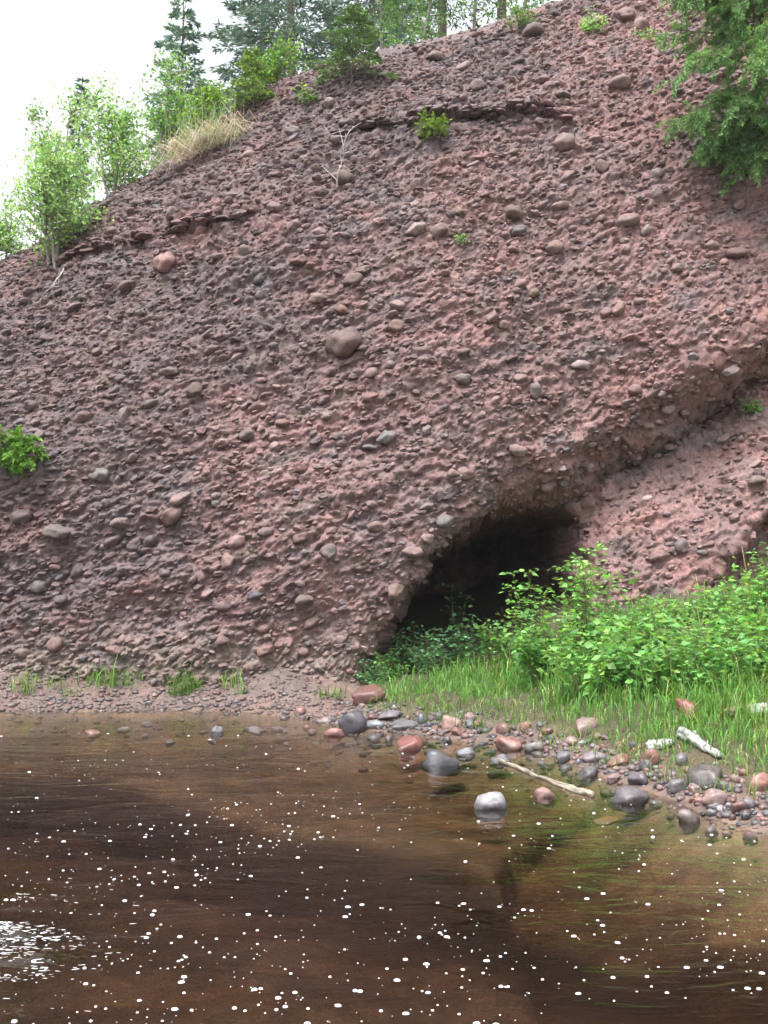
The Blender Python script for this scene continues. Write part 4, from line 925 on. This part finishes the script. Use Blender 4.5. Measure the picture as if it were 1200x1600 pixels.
DK = (.115, .195, .155)  # far spruce green, lightened to carry the pale veil in its colour
def tree_h(p, py):   # height that brings the tip to a height in the photo, given where the tree stands
    e = ray(600, py); return p[1] * e[2] / e[1] + CAMZ - p[2]
p = rim(545, -.0); conifer('young spruce with layered branches rooted on the rim above the cliff', cliff_at(548, 128)[0], 1.25, 1.5, (.13, .22, .085), 701, 'young_spruce', None, .1, .12, 1.5, .085, .03, .45)
conifer('small yellow-green young spruce on the rim left of the layered one', cliff_at(398, 172)[0], .95, 1.0, (.21, .32, .09), 702, 'young_spruce', None, .12, .10, 1.7, .075, .028, .2)
p = rim(275, 9.0); conifer('tall slender spruce standing between the birches and the dark spruces', p, tree_h(p, -12), 4.0, (.15, .25, .19), 703, dens=1.3, nl=.17, nw=.045, step=.3)  # crown colour lightened for the same painted veil
p = rim(110, 12); conifer('thin dark spruce top showing behind the birch saplings', p, tree_h(p, 118), 1.7, DK, 704, dens=1.2, nl=.15, nw=.04)
p = rim(385, 17); conifer('big dark spruce behind the rim, left of the dark group', p, 17, 6.5, DK, 705, dens=1.15, step=.38, nl=.22, nw=.05, low=.1)
p = rim(455, 12); conifer('big dark spruce behind the rim, middle of the dark group', p, 15, 6.0, DK, 706, dens=1.15, step=.38, nl=.22, nw=.05, low=.1)
p = rim(575, 16); conifer('big dark spruce behind the rim, right of the dark group', p, 17, 6.2, DK, 707, dens=1.15, step=.38, nl=.22, nw=.05, low=.1)
p = rim(690, 4.5); conifer('spruce with a thick bare trunk behind the top rim', p, 10, 3.0, (.05, .11, .06), 708, dens=.9, step=.34, nl=.14, nw=.032, low=.25)
p = rim(780, 3.6); conifer('spruce with a dark trunk at the right of the rim trees', p, 10, 2.8, (.05, .11, .06), 709, dens=.8, step=.34, nl=.14, nw=.032, low=.22)
p = rim(640, 20); conifer('hazy spruce far behind the bare top rim', p, 18, 5.5, DK, 710, dens=.9, step=.34, nl=.15, nw=.032, low=.2)

# cedars
def cedar(label, p, dirs, c, seed, fan=.055, per=70, name='cedar_tree', trunk=None, group=None):
    r = np.random.default_rng(seed); root = empty(name, tuple(p), label, 'tree' if 'tree' in name else 'shrub', group); tr = Acc(); nd = Acc()
    if trunk is not None: V, F = tube(np.array(trunk), np.linspace(.11, .04, len(trunk)), 8); tr.add(V, F, (.16, .12, .09))
    for (b, d, L, dr_) in dirs:
        br = curve_path(b, d, L, 10, dr_, r, .10); V, F = tube(br, np.linspace(.004 + .010 * L, .004, 10), 5); tr.add(V, F, (.15, .11, .08))
        for k in range(int(9 + 15 * L)):
            t = r.uniform(.15, 1); i = min(8, int(t * 9)); q0 = br[i] + (br[i + 1] - br[i]) * r.random()
            ax_ = unit(br[i + 1] - br[i]); sd_ = unit(ax_ * .7 + r.normal(0, .6, 3) + [0, 0, -.25]); l2 = r.uniform(.16, .42) * (.5 + .35 * L)
            tw = curve_path(q0, sd_, l2, 6, .7, r, .10); V, F = tube(tw, np.linspace(.004, .0015, 6), 3); tr.add(V, F, (.13, .12, .06))
            m = int(per * (.4 + l2)); s = r.random(m) ** .8 * 4.999; ii = s.astype(int); f = (s - ii)[:, None]
            q_ = tw[ii] * (1 - f) + tw[ii + 1] * f; ta = unit(tw[ii + 1] - tw[ii]); pn = unit(np.cross(ta, r.normal(0, .35, (m, 3)) + [0, 0, 1.0]))
            sg = r.choice([-1, 1], m)[:, None]; wv = (.30 * l2 * (1.05 - s / 5) * r.random(m))[:, None]
            tt = tints(m, c, .22, .1) * (1 + .55 * (s / 5)[:, None] ** 2)
            leaves(nd, q_ + pn * sg * wv + ta * wv * .5, ta + pn * sg * .7 + r.normal(0, .15, (m, 3)), fan * r.uniform(.6, 1.3, m), fan * .36, tt, .1)
    tr.build('trunk', M_BARK, root); nd.build('crown', M_NEEDLE, root); return root
p, n_, _ = cliff_at(1218, 215); r_ = np.random.default_rng(77)
tk = [np.array([.35, .25, -.1]), np.array([-.38, -.35, .05]), np.array([-.55, -.75, .6]), np.array([-.55, -.9, 1.5]), np.array([-.45, -1.0, 2.8])]
dirs = []
for k in range(46):
    t = r_.random(); i = min(3, int(t * 4)); b = tk[i] + (tk[i + 1] - tk[i]) * r_.random()
    a = r_.uniform(2.0, 5.2); dirs.append((b, [math.cos(a), math.sin(a) * .8, r_.uniform(-.35, .25)], r_.uniform(.6, 1.5), r_.uniform(.3, 1.0)))
for k in range(16):
    b = tk[1] + r_.normal(0, .12, 3); a = r_.uniform(2.3, 4.6); dirs.append((b, [math.cos(a), math.sin(a) * .7, r_.uniform(-.6, .0)], r_.uniform(.5, 1.1), .8))
for k in range(26):
    b = tk[3] + (tk[4] - tk[3]) * r_.random(); a = r_.uniform(0, 6.3); dirs.append((b, [math.cos(a), math.sin(a), .0], r_.uniform(.5, 1.2), .6))
cedar('large green cedar hanging over the upper right of the cliff', p, dirs, (.15, .285, .10), 801, .046, 95, trunk=tk)
p, n_, _ = cliff_at(14, 712)
dirs = [(np.array([r_.normal(0, .06), -.05, r_.uniform(0, .2)]), [r_.normal(0.25, .6), -.5, r_.uniform(-.3, .7)], r_.uniform(.2, .45), .3) for k in range(14)]
cedar('small bright cedar shrub growing from the cliff at the left edge', p, dirs, (.125, .26, .035), 802, .05, 60, 'cedar_shrub')
p, n_, _ = cliff_at(680, 203)
dirs = [(np.array([r_.normal(0, .05), -.03, .02]), [r_.normal(0, .8), -.5, r_.uniform(.05, .6)], r_.uniform(.09, .19), .2) for k in range(10)]
cedar('small lime green shrub perched on the rock ledge', p, dirs, (.17, .28, .04), 803, .032, 50, 'ledge_shrub')

# dead twigs
def dead_twig(label, px, py, h, seed, d=(0.15, -.3, .9), n=9, c=(.46, .42, .40)):
    r = np.random.default_rng(seed); p, n_, _ = cliff_at(px, py); root = empty('dead_branch', tuple(p), label, 'branch'); acc = Acc()
    main = curve_path([0, 0, 0], d, h, 9, .1, r, .13); V, F = tube(main, np.linspace(.014, .005, 9), 5); acc.add(V, F, c); acc.build('main_stem', M_BARK, root)
    acc = Acc()
    for k in range(n):
        i = r.integers(1, 8); q_ = curve_path(main[i], np.array(d) + r.normal(0, .6, 3), h * r.uniform(.2, .5), 6, .2, r, .15); V, F = tube(q_, np.linspace(.007, .003, 6), 4); acc.add(V, F, c)
    acc.build('twigs', M_BARK, root)
dead_twig('bare grey dead branch leaning on the cliff below the young spruce', 528, 290, .75, 901)
dead_twig('pale dead root dangling under the leftmost birch', 104, 415, .5, 902, (-.25, -.35, -.8), 5)
dead_twig('second thin dead stem hanging lower under the leftmost birch', 62, 470, .45, 903, (.35, -.3, .75), 4, (.36, .33, .30))


# ------------------------------------------------------------------ thin haze volume added to imitate lens glare over the far trees
m, n, l = nt('haze'); out = n.new('ShaderNodeOutputMaterial'); pv = n.new('ShaderNodeVolumePrincipled')
pv.inputs['Color'].default_value = (0.95, 0.97, 1.0, 1); pv.inputs['Density'].default_value = 0.0008; pv.inputs['Anisotropy'].default_value = 0.3
l.new(pv.outputs[0], out.inputs['Volume'])
bx = np.array([[a, b, c] for a in (-84, 84) for b in (-64, 92) for c in (-5.5, 34)], float)
haze = build_mesh('haze', bx, np.array([[0, 1, 3, 2], [4, 6, 7, 5], [0, 4, 5, 1], [2, 3, 7, 6], [0, 2, 6, 4], [1, 5, 7, 3]]), m, smooth=False)
tag(haze, 'faint added haze in the air over the river', 'haze', kind='stuff')
